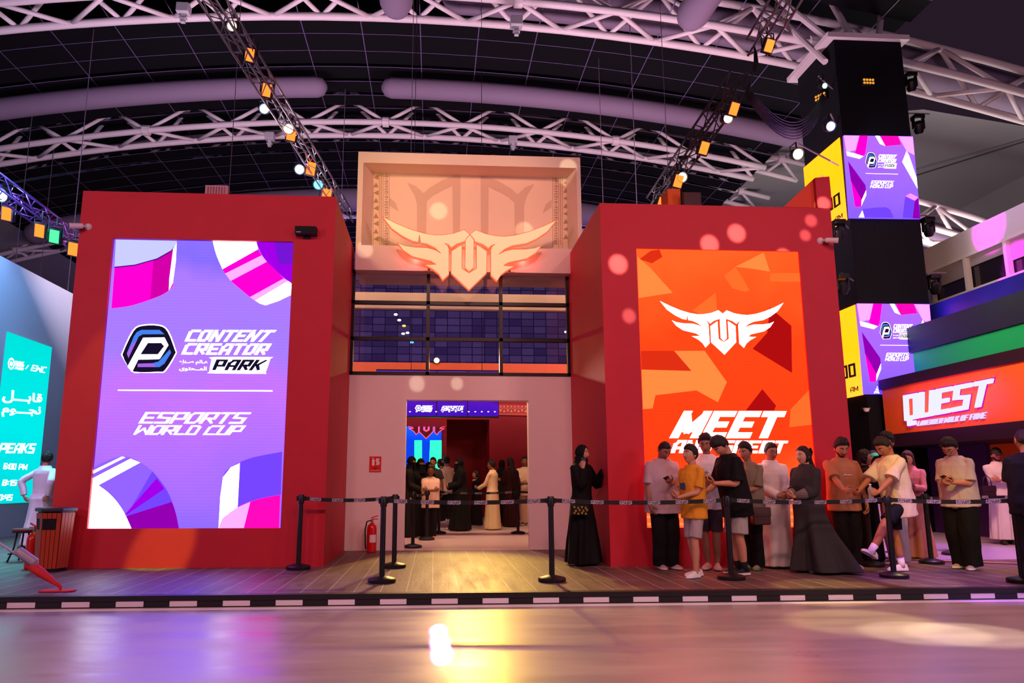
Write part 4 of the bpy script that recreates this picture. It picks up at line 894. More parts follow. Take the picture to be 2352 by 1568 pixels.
for px, py, yy, lab in ((2093, 195, 17.5, 'black moving head on the upper right side of the tower'), (2133, 528, 17.5, 'black moving head right of the upper purple tower panel'), (2147, 660, 17.5, 'black moving head right of the tower, just above the lower purple panel'), (2110, 292, 17.5, 'dark moving head at the right of the tower above the upper panel'), (1936, 660, 16.7, 'black moving head in the gap between red block and tower'), (1928, 535, 16.7, 'black moving head under the upper yellow panel')):
    mover(px, py, yy, lab)
    p = at(px, py, y=yy)
    if px < 2000: tag(obj('lamp_arm', MB().tube([(10.85, 17.4, p[2]+.36), (p[0], yy, p[2]+.36)], .02, 8), GREY), 'short grey pipe over the '+lab[6:], 'pipe')
    else: tag(obj('lamp_arm', MB().tube([(12.6, yy, p[2]+.4), (p[0]+.35, yy, p[2]+.4)], .02, 8), GREY), 'short pipe for the '+lab[6:], 'pipe')
cb = thing('cable_bundle', 'bundle of black cables sagging between the right trusses and the tower', 'cables', (0, 0, 0))
random.seed(2)
for i in range(7):
    a = at(1722, 205, y=11.3); b = at(1888+i*3, 215, y=16.8); c = at(1733, 108, y=11.5); n_ = 14; sag = 1.15+.08*i
    pts = [a+(b-a)*k/n_-np.array([0, 0, sag*4*(k/n_)*(1-k/n_)*.62])+np.array([0, .03*i, 0]) for k in range(n_+1)]
    obj('cable', MB().tube([c+np.array([.02*i, .03*i, 0]), (c+a)/2+np.array([.05+.01*i, 0, .1])]+pts, .014, 6), BLACK, cb, smooth=True)

p = at(1990, 940, y=17.22); dc = thing('dome_camera', 'small white dome camera on the black tower below the lower purple screen', 'security camera', tuple(p))
obj('dome', MB().lathe([(.001, -.07), (.05, -.055), (.075, 0), (.075, .02), (.001, .02)], 16), mat('camera_white_gloss', (214, 204, 206), .3), dc, smooth='auto'); obj('plate', MB().box((-.09, -.03, .02), (.09, .05, .04)), GREY, dc)
# ------------------------------------------------------------------ small things on the blocks
def camera_(px, py, y, lab, sx):
    p = at(px, py, y=y); f = thing('security_camera', lab, 'security camera', (p[0], y+.012, p[2]))
    obj('mount', MB().lathe([(.055, 0), (.055, .02), (.03, .05), (.001, .055)], 16), mat('camera_white', (226, 214, 214), .4), f, smooth='auto').rotation_euler = (R(90), 0, 0)
    d = np.array([sx*.9, -.55, -.2]); d /= np.linalg.norm(d); s0 = np.array([0, -.05, 0])
    obj('arm', MB().tube([(0, -.03, 0), s0+d*.06], .018, 8), mat('camera_white', 0), f, smooth=True)
    obj('barrel', MB().tube([s0+d*.05, s0+d*.06, s0+d*.235, s0+d*.24], [.025, .04, .043, .036], 14, up=(0, 0, 1)), mat('camera_white', 0), f, smooth='auto')
    obj('lens', MB().tube([s0+d*.238, s0+d*.246], .03, 12), BLACK, f)
camera_(203, 521, LY, 'white bullet security camera on the top left corner of the left block', -1)
camera_(1884, 553, RY, 'white bullet security camera on the top right of the right block', 1)
p = at(705, 535, y=LY); s = thing('wall_speaker', 'small black angled speaker box on the left block above the purple wall', 'speaker', (p[0], LY, p[2]))
obj('case', MB().poly([(-.16, 0, -.06), (-.16, -.12, -.055), (-.16, -.15, .06), (-.16, 0, .07)], thick=(.32, 0, 0)), BLACK, s, bevel=.008)
obj('badge', MB().box((-.14, -.137, -.035), (-.07, -.13, -.028)), mat('badge_white', (220, 220, 220), .5), s); obj('bracket', MB().box((-.05, -.02, -.1), (.05, 0, -.05)), BLACK, s)
a, b = at(848, 1084, y=CY), at(876, 1048, y=CY); s = thing('fire_sign', 'red fire extinguisher sign on the white wall left of the door', 'sign', ((a[0]+b[0])/2, CY, a[2]))
w_, h_ = (b[0]-a[0])/2, b[2]-a[2]
obj('plate', MB().box((-w_, -.008, 0), (w_, 0, h_)), mat('sign_red', (206, 20, 24), .5), s)
m = MB().box((-w_*.55, -.011, h_*.42), (-w_*.15, -.008, h_*.8)).box((-w_*.4, -.011, h_*.8), (-w_*.28, -.008, h_*.9)).box((-w_*.6, -.011, h_*.86), (-w_*.2, -.008, h_*.91))
for i in range(3): m.tube([(w_*(.15+.2*i), -.01, h_*.45), (w_*(.28+.2*i), -.01, h_*.6), (w_*(.1+.2*i), -.01, h_*.72), (w_*(.25+.2*i), -.01, h_*.88)], .011, 5)
FQ = lambda x0, x1, z0, z1: (lambda u, v: np.array([x0+(x1-x0)*u, -.0105, z0+(z1-z0)*v]))
word(m, 'FIRE', FQ(-w_*.3, w_*.3, h_*.2, h_*.28), t=.9, slant=0); word(m, 'EXTINGUI', FQ(-w_*.75, w_*.35, h_*.07, h_*.15), t=.9, slant=0) if 0 else word(m, 'FIRE', FQ(-w_*.3, w_*.3, h_*.2, h_*.28), t=.9, slant=0)
GL['X'] = (4, [[(0,0),(4,6)], [(0,6),(4,0)]])
word(m, 'EXTINGUISHER', FQ(-w_*.8, w_*.8, h_*.07, h_*.15), t=.9, slant=0)
obj('symbol', m, mat('sign_white', (240, 225, 225), .5), s)
def extinguisher(px, py, lab, rz=0):
    p = at(px, py, z=0); f = thing('fire_extinguisher', lab, 'fire extinguisher', (p[0], p[1], 0), rz)
    RE = mat('extinguisher_red', (200, 16, 22), .3, coat=.4)
    obj('cylinder', MB().lathe([(.07, 0), (.085, .015), (.085, .4), (.075, .45), (.04, .485), (.03, .5), (.001, .5)], 20), RE, f, smooth='auto')
    obj('label_sheet', MB().lathe([(.0862, .16), (.0862, .27)], 20), mat('label_white', (225, 215, 215), .5), f) if 0 else obj('label_sheet', MB().loft([[(.0865*math.cos(a), .0865*math.sin(a), z) for a in (R(-110+10*i) for i in range(9))] for z in (.17, .3)], 0, cap=False, closed=False), mat('label_white', (225, 215, 215), .5), f)
    obj('valve', MB().lathe([(.02, .5), (.022, .54), (.012, .56)], 10), GREY, f); obj('handle', MB().box((-.01, -.012, .555), (.1, .012, .57)).obox((.04, 0, .6), (.06, 0, .02), (0, .012, 0), (-.003, 0, .008)), RE, f)
    obj('hose', MB().tube([(-.02, 0, .54), (-.09, 0, .52), (-.115, 0, .4), (-.11, 0, .15), (-.1, 0, .05)], .012, 8), BLACK, f, smooth=True)
    return f
extinguisher(853, 1268, 'red fire extinguisher on the floor by the white wall left of the door')
extinguisher(70, 1306, 'red fire extinguisher half hidden behind the slatted bin at far left', R(150))
# litter bin with slats
p = at(116, 1311, z=0); bn = thing('litter_bin', 'hexagonal red-brown slatted litter bin with a dark lid at the left block corner', 'bin', (p[0], p[1], 0), R(14))
SL = mat('slat_wood', (176, 62, 34), .4, var=.15, vscale=5, stretch=(4, 4, .6)); n6 = 6
def hexp(r, z): return [(r*math.cos(R(60*i)), r*math.sin(R(60*i)), z) for i in range(6)]
obj('liner', MB().loft([hexp(.215, .03), hexp(.262, .86)]), BLACK, bn); obj('lid', MB().loft([hexp(.3, .86), hexp(.315, .875), hexp(.315, .9), hexp(.29, .915)]), mat('lid_grey', (60, 56, 66), .35), bn); obj('plinth', MB().loft([hexp(.235, 0), hexp(.235, .035)]), BLACK, bn)
for f in range(6):
    a0, a1 = np.array(hexp(1, 0)[f]), np.array(hexp(1, 0)[(f+1) % 6])
    for i in range(4):
        u0, u1 = (i+.06)/4, (i+.94)/4
        for z0, z1 in (((.05, .6), (.76, .84)) if f in (4, 3) and i < 3 else ((.05, .84),)):
            ra, rb_ = .228+.047*z0/.84, .228+.047*z1/.84
            q = [a0*(1-u0)+a1*u0, a0*(1-u1)+a1*u1]; nrm = (a0+a1)/2; nrm = nrm/np.linalg.norm(nrm)*.012
            V = [q[0]*ra+(0, 0, z0), q[1]*ra+(0, 0, z0), q[1]*rb_+(0, 0, z1), q[0]*rb_+(0, 0, z1)]
            obj('slat', MB().add(V+[v+nrm for v in V], [(0,1,2,3),(4,5,6,7),(0,1,5,4),(1,2,6,5),(2,3,7,6),(3,0,4,7)]), SL, bn)
bn.scale = (.84, .84, .93)
# stool
p = at(42, 1290, z=0); st = thing('folding_stool', 'small stool with red seat and black legs behind the bin', 'stool', (p[0]+.02, p[1]+.1, 0))
obj('seat', MB().lathe([(.001, .455), (.19, .455), (.2, .475), (.19, .49), (.001, .495)], 20), mat('seat_red', (140, 24, 30), .5), st, smooth='auto'); obj('seat_rim', MB().lathe([(.17, .43), (.19, .43), (.19, .456), (.17, .456)], 20), BLACK, st)
for i in range(4):
    a = R(45+90*i); obj('leg', MB().tube([(.12*math.cos(a), .12*math.sin(a), .44), (.15*math.cos(a), .15*math.sin(a), .2), (.22*math.cos(a), .22*math.sin(a), 0)], .013, 8), BLACK, st, smooth=True)
obj('stretcher', MB().tube([(.155, .155, .12), (-.155, .155, .12), (-.155, -.155, .12), (.155, -.155, .12), (.155, .155, .12)], .009, 6), BLACK, st)
# flat mop
p = at(132, 1358, z=0); mp_ = thing('flat_mop', 'flat mop with red pad and grey handle lying against the platform edge at left', 'mop', (p[0], p[1], 0))
RM = mat('mop_red', (214, 40, 44), .6, bump=.3, bscale=120); top = at(-60, 1204, y=p[1]-.05)-np.array([p[0], p[1], 0])
obj('pad', MB().loft([[(x*1.0, y_*1.0, z) for x, y_ in ((-.18, -.05), (-.14, -.075), (.14, -.075), (.19, -.03), (.19, .03), (.14, .075), (-.14, .075), (-.18, .05))] for z in (.002, .018)]), RM, mp_, bevel=.004)
J = np.array([.03, 0, .05]); D = top-J; D /= np.linalg.norm(D)
obj('neck', MB().tube([(.03, 0, .015), J, J+D*.1, J+D*.27, J+D*.4], [.012, .018, .028, .05, .052], 12), RM, mp_, smooth=True)
obj('bottle', MB().tube([J+D*.36+np.array([.03, 0, .03]), J+D*.4+np.array([.035, 0, .035]), J+D*.62+np.array([.035, 0, .035]), J+D*.65+np.array([.02, 0, .02])], [.02, .05, .05, .02], 12), mat('mop_bottle', (170, 160, 176), .3), mp_, smooth='auto')
obj('handle', MB().tube([J+D*.38, top], .013, 10), mat('mop_handle', (190, 184, 196), .35, metal=.4), mp_, smooth=True); obj('collar', MB().tube([J+D*.93, J+D*.97], .02, 10), RM, mp_)

# ------------------------------------------------------------------ barrier posts and belts
PB = mat('post_black', (24, 23, 28), .38, bump=.05, bscale=200)
proto = None
def post(px, py, lab, x=None):
    global proto
    p = at(px, py, z=0) if x is None else x
    if proto is None:
        proto = thing('barrier_post', lab, 'barrier post', (p[0], p[1], 0))
        obj('base', MB().lathe([(.001, 0), (.165, 0), (.17, .012), (.17, .04), (.16, .05), (.06, .075), (.04, .08), (.001, .08)], 28), PB, proto, smooth='auto')
        obj('pole', MB().lathe([(.034, .07), (.034, .92)], 18), PB, proto, smooth='auto'); h = obj('head', MB().lathe([(.001, .9), (.042, .9), (.043, .905), (.043, 1.01), (.036, 1.022), (.001, 1.024)], 18), PB, proto, smooth='auto')
        obj('belt_clip', MB().box((-.06, -.02, .935), (-.04, .02, 1.0)).box((.04, -.02, .935), (.06, .02, 1.0)), PB, h); return proto
    o = copy_tree(proto); o.location = (p[0], p[1], 0); o['label'] = lab; return o
LETM = mat('belt_print', (222, 206, 232), .5)
def belt(a, b, lab, n, z=.97, sag=.03, h=.052, off=0, slot=None):
    A, B_ = np.array([a[0], a[1], z]), np.array([b[0], b[1], z]); d = B_-A; Lg = np.linalg.norm(d); d = d/Lg; A = A+d*.045; B_ = B_-d*.045; nn = np.array([d[1], -d[0], 0]); nn = nn if nn[1] < 0 else -nn
    f = lambda t: A+(B_-A)*t-np.array([0, 0, sag*4*t*(1-t)])
    m = MB(); K = 24
    m.loft([[f(i/K)+np.array([0, 0, h/2])-nn*.001, f(i/K)-np.array([0, 0, h/2])-nn*.001, f(i/K)-np.array([0, 0, h/2])+nn*.001, f(i/K)+np.array([0, 0, h/2])+nn*.001] for i in range(K+1)])
    o = tag(obj('barrier_belt', m, mat('belt_black', (17, 16, 20), .6)), lab, 'barrier belt')
    t = MB(); w_ = .175/Lg; rev = (d[0] < 0)
    for i in range(n):
        c = (i+.5)/n+off
        for s_, v0, v1, du in (('ESPORTS', .1, .86, .012), ('WORLD CUP', -.86, -.04, 0)):
            g = lambda u, v: f(c+(u-.5)*w_*(-1 if rev else 1))+np.array([0, 0, h/2*(v0+(v1-v0)*v)])+nn*.0025
            word(t, s_, g, t=1.15, gap=.5, slant=.28)
    obj('lettering', t, LETM, o); return o
P1 = post(685, 1307, 'barrier post standing alone at the right end of the left block'); P2 = post(877, 1337, 'front barrier post left of the lit doorway path'); P3 = post(905, 1303, 'barrier post just behind the front left one, before the white wall')
P4 = post(1268, 1335, 'front barrier post right of the lit doorway path'); P5 = post(1680, 1330, 'front barrier post before the boy in black T-shirt'); P6 = post(2054, 1326, 'front barrier post beside the boy kicking his leg')
P7 = post(0, 0, 'barrier post at the right photo edge before the man in black', x=at(2350, 1338, z=0)); P8 = post(2003, 1300, 'barrier post in the back row behind the kicking boy'); P9 = post(2140, 1294, 'barrier post right of the woman in pink'); P10 = post(2190, 1275, 'barrier post behind the boy in grey T-shirt and black trousers')
I1 = post(948, 1258, 'first barrier post inside the doorway, at the left jamb'); I2 = post(980, 1240, 'second barrier post inside the doorway, beside the girl in polo shirt'); I3 = post(1008, 1226, 'third barrier post inside the doorway, left of the veiled woman'); I4 = post(1190, 1226, 'barrier post inside the hall near the boy in white and grey')
L_ = lambda o: (o.location[0], o.location[1])
belt(L_(P1), L_(P3), 'printed black belt between the block corner post and the white wall post', 4); belt(L_(P2), L_(P4), 'printed black belt spanning the lit doorway path', 6, sag=.025)
belt(L_(P4), L_(P5), 'printed black belt in front of the woman on the phone', 6); belt(L_(P5), L_(P6), 'printed black belt in front of the man in white robe', 6); belt(L_(P6), L_(P7), 'printed black belt before the boy in grey T-shirt at the right', 4, sag=.02)
belt(L_(P9), L_(P10), 'short printed belt right of the woman in pink', 2); belt(L_(P10), (11.0, 12.6), 'printed belt behind the boy in grey T-shirt', 4)
belt(L_(P8), L_(P9), 'printed belt behind the kicking boy', 2)
belt(L_(I3), L_(I4), 'printed belt inside the hall in front of the waiting families', 5); belt(L_(I1), L_(I2), 'short printed belt by the left door jamb', 2); belt(L_(I2), L_(I3), 'short printed belt beside the girl in polo shirt', 2)
belt(L_(I4), (4.3, 17.2), 'printed belt inside the hall at the right door jamb', 3)
# ------------------------------------------------------------------ people
def skin(c): return mat('skin_%d_%d_%d' % c, c, .5, var=.06, vscale=14, bump=.04, bscale=160, spec=.35)
def cloth(c, b=.35): return mat('fabric_%d_%d_%d' % c, c, .85, bump=b, bscale=16, var=.05, vscale=10, spec=.2, stretch=(1, 1, .45))
def hairm(c): return mat('hair_%d_%d_%d' % c, c, .55, bump=.6, bscale=90, stretch=(1, 1, .25), spec=.4)
DARKH = (26, 19, 18)
def v3(*a): return np.array(a, float)
def nrm(v): return v/(np.linalg.norm(v)+1e-9)
def rotm(ax, deg):
    return np.array(Matrix.Rotation(R(deg), 3, ax))
def ik(a, c, l1, l2, pole):
    d = c-a; D = np.linalg.norm(d)
    if D > (l1+l2)*.995: c = a+d/D*(l1+l2)*.995; d = c-a; D = np.linalg.norm(d)
    u = d/D; x = (l1*l1-l2*l2+D*D)/(2*D); h = math.sqrt(max(0, l1*l1-x*x))
    p = pole-u*(pole@u); p = nrm(p); return a+u*x+p*h, c
def crv(pts, rad, k=4):
    """smooth a joint chain"""
    P = [np.array(p, float) for p in pts]; n = len(P); op = []; orr = []
    for i in range(n-1):
        a, b, c, d = P[max(i-1, 0)], P[i], P[i+1], P[min(i+2, n-1)]
        for j in range(k):
            t = j/k; op.append(.5*((2*b)+(c-a)*t+(2*a-5*b+4*c-d)*t*t+(3*b-a-3*c+d)*t**3)); s = t*t*(3-2*t); orr.append(rad[i]*(1-s)+rad[i+1]*s)
    return op+[P[-1]], orr+[rad[-1]]
def remesh(mb, vox, sm=3):
    me = mb.mesh('t', []); o = bpy.data.objects.new('t', me); COL.objects.link(o)
    r = o.modifiers.new('r', 'REMESH'); r.mode = 'VOXEL'; r.voxel_size = vox
    if sm: s = o.modifiers.new('s', 'SMOOTH'); s.factor = .5; s.iterations = sm
    ev = o.evaluated_get(bpy.context.evaluated_depsgraph_get()); m2 = bpy.data.meshes.new_from_object(ev)
    out = MB(); n = len(m2.vertices); co = np.empty(n*3); m2.vertices.foreach_get('co', co)
    out.v = [tuple(p) for p in co.reshape(-1, 3)]; out.f = [tuple(p.vertices) for p in m2.polygons]; out.mi = [0]*len(out.f)
    bpy.data.objects.remove(o); bpy.data.meshes.remove(me); bpy.data.meshes.remove(m2); return out
def wrinkle(mb, amp, f=(7, 7, 3.2), seed=0, z0=None):
    """cloth creases: push every vertex along the outward direction of its neighbourhood"""
    me = mb.mesh('t', []); n = len(me.vertices); no = np.empty(n*3); me.vertices.foreach_get('normal', no); no = no.reshape(-1, 3)
    for i, p in enumerate(mb.v):
        q = Vector((p[0]*f[0]+seed*7.3, p[1]*f[1]+seed*3.1, p[2]*f[2]+abs(p[0])*4)); a = noise.noise(q); b = noise.noise(q*2.3)
        d = amp*((1-abs(a)*2.6)*.9+b*.5); mb.v[i] = tuple(np.array(p)+no[i]*d)
    bpy.data.meshes.remove(me); return mb

# head about its centre: x right, y forward, z up, for a 0.225 m tall head
def _g(a, s): return np.exp(-(a/s)**2)
def head_surface(D, female=0, chubby=0):
    x, y, z = D[:, 0].copy(), D[:, 1].copy(), D[:, 2].copy()
    X = x*.074; Y = y*.094; Z = z*.114
    low = np.clip(-z, 0, 1); fr = np.clip(y, 0, 1); bk = np.clip(-y, 0, 1)
    X *= 1-low**1.6*(.30+.06*female)+chubby*.12*low
    Y = np.where(y > 0, Y*(1-.08*np.clip(z-.55, 0, 1)), Y*(1-.42*low**.9))
    Z = np.where((z < -.7) & (y > 0), Z*(1+.04*fr), Z)
    Y += np.where(z < -.55, .012*np.clip((-z-.55)/.45, 0, 1)*(fr > .0), 0)
    flat = np.clip(y-.75, 0, 1)*.012; Y -= flat*_g(X, .06)
    F = (y > .15)
    nose = np.interp(Z, [-.052, -.044, -.034, -.008, .020, .03], [0, .010, .0235, .014, .004, 0])*_g(X, .0125+.004*np.clip((.0-Z)/.04, 0, 1))
    sock = -.0095*_g(np.abs(X)-.031, .014)*_g(Z-.010, .010)
    brow = .0045*_g(np.abs(X)-.028, .026)*_g(Z-.028, .009)
    lip = .0065*_g(X, .021)*(_g(Z+.060, .0055)+.9*_g(Z+.0715, .0055))-.0035*_g(X, .02)*_g(Z+.0655, .0028)
    chin = .008*_g(X, .02)*_g(Z+.098, .014)
    cheek = .004*_g(np.abs(X)-.042, .02)*_g(Z+.02, .025)
    Y += F*(nose+sock+brow+lip+chin+cheek)
    return np.stack([X, Y, Z], 1)
def sphere_dirs(nu, nv):
    v = [(0, 0, 1)]; f = []
    for i in range(1, nv):
        t = math.pi*i/nv
        for j in range(nu):
            # denser in front
            a = 2*math.pi*j/nu; a = a-.35*math.sin(a-0)  if False else a
            v.append((math.sin(t)*math.sin(a), math.sin(t)*math.cos(a), math.cos(t)))
    v.append((0, 0, -1)); b = len(v)-1
    for j in range(nu): f.append((0, 1+(j+1) % nu, 1+j)); f.append((b, 1+(nv-2)*nu+j, 1+(nv-2)*nu+(j+1) % nu))
    for i in range(nv-2):
        for j in range(nu):
            a = 1+i*nu; f.append((a+j, a+(j+1) % nu, a+nu+(j+1) % nu, a+nu+j))
    return np.array(v), f
HD = {q: sphere_dirs(*q) for q in ((84, 64), (44, 34))}
def hairline(P, style):
    """signed: > 0 where hair grows (head-local metres)"""
    x, y, z = P[:, 0], P[:, 1], P[:, 2]
    th = np.interp(y, [-.1, -.055, -.02, .008, .03, .055, .078, .095], [-.075, -.07, -.03, -.02, .028, .05, .058, .064])
    if style == 'fringe': th = np.interp(y, [-.1, -.055, -.02, .01, .03, .06, .095], [-.08, -.075, -.035, -.03, .02, .035, .04])
    if style == 'receding': th = np.interp(y, [-.1, -.055, -.02, .0, .02, .06, .095], [-.06, -.055, -.015, .015, .06, .1, .13])
    if style == 'long': th = np.interp(y, [-.1, -.02, .012, .03, .055, .078, .095], [-.12, -.12, -.1, .02, .05, .066, .074])
    if style == 'hijab': th = np.where(y < .02, -.2, np.where(((np.abs(x)/.054)**2+((z+.018)/.088)**2) < 1, .3, -.2))
    if style == 'niqab': th = np.where(y < .03, -.2, np.where((np.abs(x) < .056) & (np.abs(z-.012) < .015), .3, -.2))
    return z-th
def shell(q, fem, chub, style, thick, fluff=0, top=0, seed=0):
    D, F = HD[q]; P = head_surface(D, fem, chub); m = hairline(P, style)
    if style in ('hijab', 'niqab'): nP = P*np.array([1.13, 1.10, 1.07])+np.array([0, -.004, .004]); keep = m > 0
    else:
        m = m+.007*np.array([noise.noise(Vector((d[0]*8+seed, d[1]*8, d[2]*8))) for d in D]); keep = m > -.006; e = np.clip(m/.042, 0, 1); e = e*e*(3-2*e); N_ = D/np.linalg.norm(D, axis=1)[:, None]
        nz = np.array([noise.noise(Vector((d[0]*5+seed, d[1]*5, d[2]*5)))+.5*noise.noise(Vector((d[0]*13, d[1]*13+seed, d[2]*13))) for d in D]) if fluff else 0
        t = (thick+top*np.clip(D[:, 2], 0, 1)+fluff*nz)*e-.003*(1-e); nP = P+N_*t[:, None]
    mb = MB(); mp = {}
    for f in F:
        if all(keep[i] for i in f):
            for i in f:
                if i not in mp: mp[i] = len(mb.v); mb.v.append(tuple(nP[i]))
            mb.f.append(tuple(mp[i] for i in f)); mb.mi.append(0)
    return mb
def place(mb, M, o, s=1.0):
    mb.v = [tuple(o+M@(np.array(p)*s)) for p in mb.v]; return mb

def hand(w, d, n, side, L, curl=25, spread=4, thumb=1.0):
    """palm, four unequal fingers, thumb; w wrist, d finger direction, n palm side"""
    d = nrm(d); n = nrm(n-d*(n@d)); t = np.cross(d, n)*side; k = L/.185; mb = MB()
    rings = []
    for s, hw, ht in ((-.02, .021, .017), (.0, .024, .017), (.03, .036, .0165), (.06, .041, .014), (.088, .039, .012), (.098, .034, .008)):
        rings.append([w+k*(d*s+t*hw*math.cos(a)+n*ht*math.sin(a)) for a in (2*math.pi*i/12 for i in range(12))])
    mb.loft(rings)
    for i, (off, ln, r) in enumerate(((.030, .072, .0088), (.0105, .080, .0092), (-.0095, .075, .0088), (-.029, .058, .0078))):
        p = w+k*(d*(.086-.004*abs(i-1))+t*off); dd = nrm(d+t*math.tan(R(spread))*(1.5-i)*.6); pts = [p-dd*k*.012, p]; ang = 0
        for j, fr in enumerate((.42, .32, .26)):
            ang += curl*(1.0, 1.15, .8)[j]*(1+.08*i); q = dd*math.cos(R(ang))+n*math.sin(R(ang)); p = p+q*k*ln*fr; pts.append(p)
        mb.tube(*crv(pts, [k*r, k*r*1.02, k*r*.98, k*r*.9, k*r*.78], 2), n=8, round_=True)
    p = w+k*(d*.022+t*.026+n*.004); pts = [p]; q1 = nrm(d*.55+t*.75+n*.35*thumb); q2 = nrm(d*.85+t*.3+n*.5*thumb); q3 = nrm(d*.9+t*.05+n*.6*thumb)
    for q, l in ((q1, .035), (q2, .032), (q3, .026)): p = p+q*k*l; pts.append(p)
    mb.tube(*crv(pts, [k*.0145, k*.012, k*.0105, k*.0085], 2), n=8, round_=True)
    return mb

POSE = {  # wrist targets as fractions of the height (right side; x mirrored for the left), finger direction, palm side, curl
 'hang': ((.165, .02, .475), (0, .12, -1), (-1, .1, 0), 22), 'hang_out': ((.20, -.03, .49), (.05, .0, -1), (-1, .2, 0), 24),
 'phone': ((.055, .19, .655), (-.35, .75, .35), (-.25, -.3, 1), 42), 'hold': ((.03, .165, .60), (-.75, .5, .25), (-.2, -.6, .8), 48),
 'phone_low': ((.05, .20, .59), (-.35, .8, .12), (-.25, -.2, 1), 42),
 'clasp': ((.045, .155, .575), (-.85, .35, -.15), (-.1, -.9, .2), 40), 'cross': ((-.045, .125, .665), (-.95, .05, .15), (.1, -.9, .1), 30),
 'ear': ((.075, .065, .80), (-.12, -.05, 1), (-1, -.15, 0), 38), 'wall': ((.12, .30, .76), (0, .25, 1), (0, 1, -.1), 8),
 'phone2': ((.0, .185, .635), (-.55, .7, .25), (-.2, -.4, 1), 42),
 'phone_x': ((-.05, .195, .665), (-.75, .55, .3), (-.2, -.4, 1), 42),
 'pocket': ((.15, .05, .47), (-.15, .25, -1), (-1, 0, 0), 20), 'hip_back': ((.17, -.08, .56), (-.7, -.2, -.5), (-.3, 1, 0), 25),
 'reach': ((.10, .26, .585), (-.2, .95, -.1), (-.9, .1, -.2), 45), 'plate': ((.07, .20, .66), (-.3, .9, .1), (0, 0, 1), 20),
 'chest': ((.03, .13, .73), (-.6, .3, .6), (-.2, -.9, .2), 45),
}
def person(lab, px, py, H, ty=None, face=0, sk=(150, 105, 82), hair='short', hc=DARKH, lean=0, side=0, twist=0, pitch=0, yaw=0, fat=1.0, wide=1.0,
           armL='hang', armR='hang', feet=((-.06, 0), (.06, 0)), kick=None, top=None, bottom=None, robe=None, shoes=(200, 190, 180), sole=(225, 220, 215), socks=None,
           fem=0, chub=0, beard=None, glasses=0, hood=None, band=None, cap=None, near=True, pos=None, hcut=.012, htop=.012, hfluff=.006, watch=None, face_on=True, footyaw=(10, -10), zoff=0, group=None, eyes=True):
    p0 = at(px, py, z=0) if pos is None else v3(pos[0], pos[1], 0)
    if ty: H = float(at(px-(px-1096)*(py-ty)/9800, ty, y=p0[1])[2])*(H or 1)
    T = thing('person', lab, 'person', (p0[0], p0[1], zoff), R(face+180), group)
    vox = .0085 if near else .013; Q = (84, 64) if near else (44, 34)
    SK = skin(sk); HM = hairm(hc); seed = px % 97
    hipc = v3(0, 0, .525*H); ML = rotm('X', -lean) @ rotm('Y', side) @ rotm('Z', twist)
    tz = lambda p: hipc+ML@(np.array(p, float)*H-hipc)          # torso space -> body space
    sw = .102*wide
    SH = {1: tz((sw, 0, .807)), -1: tz((-sw, 0, .807))}
    neck0 = tz((0, -.012, .83)); neck1 = tz((0, .0, .885))
    MH = ML @ rotm('Z', -yaw) @ rotm('X', -pitch); hs = H*.130/.228*(1.13 if H < 1.5 else 1.08)
    hc_ = neck1+MH@v3(0, .022*hs, .072*hs)
    # torso table: z, half width, half depth, y offset
    TT = [(.455, .086, .068, 0), (.49, .098, .076, -.004), (.53, .099, .078, -.004), (.58, .085, .066, 0), (.63, .082, .064, .002), (.69, .090, .068, .004), (.745, .098, .070, .002), (.78, .100, .064, -.004), (.808, .084, .050, -.008), (.832, .055, .044, -.010)]
    def ring(z, rx, ry, oy, infl=0, n=26, M_=None, ox=0):
        ff = fat if z < .76 else 1+(fat-1)*.45
        return [(M_ or tz)((ox+(rx*ff*wide+infl/H)*math.copysign(abs(math.cos(a))**.86, math.cos(a)), oy+(ry*(1+(fat-1)*(1.3 if z < .72 else .6))+infl/H)*math.sin(a), z)) for a in (2*math.pi*i/n for i in range(n))]
    arms = {}; LA = (.168*H, .150*H)
    for sgn, nm in ((1, armR), (-1, armL)):
        tgt, hd, hn, cu = POSE[nm] if isinstance(nm, str) else nm
        mir = lambda q: v3(q[0]*sgn, q[1], q[2])
        W_ = hipc+rotm('X', -lean*.6)@(mir(tgt)*H-hipc); pole = v3(.35*sgn, -.55, -1) if nm not in ('cross',) else v3(.5*sgn, -.1, -1)
        if nm in ('hip_back',): pole = v3(1.2*sgn, -1, 0)
        E_, W_ = ik(SH[sgn], W_, *LA, pole); arms[sgn] = (SH[sgn], E_, W_, mir(hd), mir(hn), cu)
    legs = {}
    for sgn, ft in ((1, feet[1]), (-1, feet[0])):
        hip = v3(.050*H*sgn, 0, .50*H); an = v3(ft[0], ft[1]-.03, .065 if len(ft) < 3 else ft[2]+.065)
        K_, an = ik(hip, an, .235*H, .225*H, v3(.06*sgn, 1, 0)); legs[sgn] = (hip, K_, an, footyaw[0 if sgn < 0 else 1], ft[3] if len(ft) > 3 else 0)
    # body, one continuous surface
    b = MB(); b.loft([ring(*r) for r in TT])
    fa = 1+(fat-1)*.5; s_ = H/1.72
    b.tube([neck0-(neck1-neck0)*.5, neck0, (neck0+neck1)/2, neck1, neck1+MH@v3(0, .005, .05)], [.075*s_, .062*s_, .054*s_, .053*s_, .05*s_], 14)
    for sgn, (S_, E_, W_, hd, hn, cu) in arms.items():
        b.tube(*crv([S_+(tz((0, 0, .79))-S_)*.25-v3(0, 0, .012), S_-v3(0, 0, .012), S_+(E_-S_)*.5, E_, E_+(W_-E_)*.35, W_, W_+nrm(hd)*.02], [.036*s_*fa, .041*s_*fa, .042*s_*fa, .037*s_*fa, .038*s_*fa, .0255*s_, .024*s_], 3), n=12)
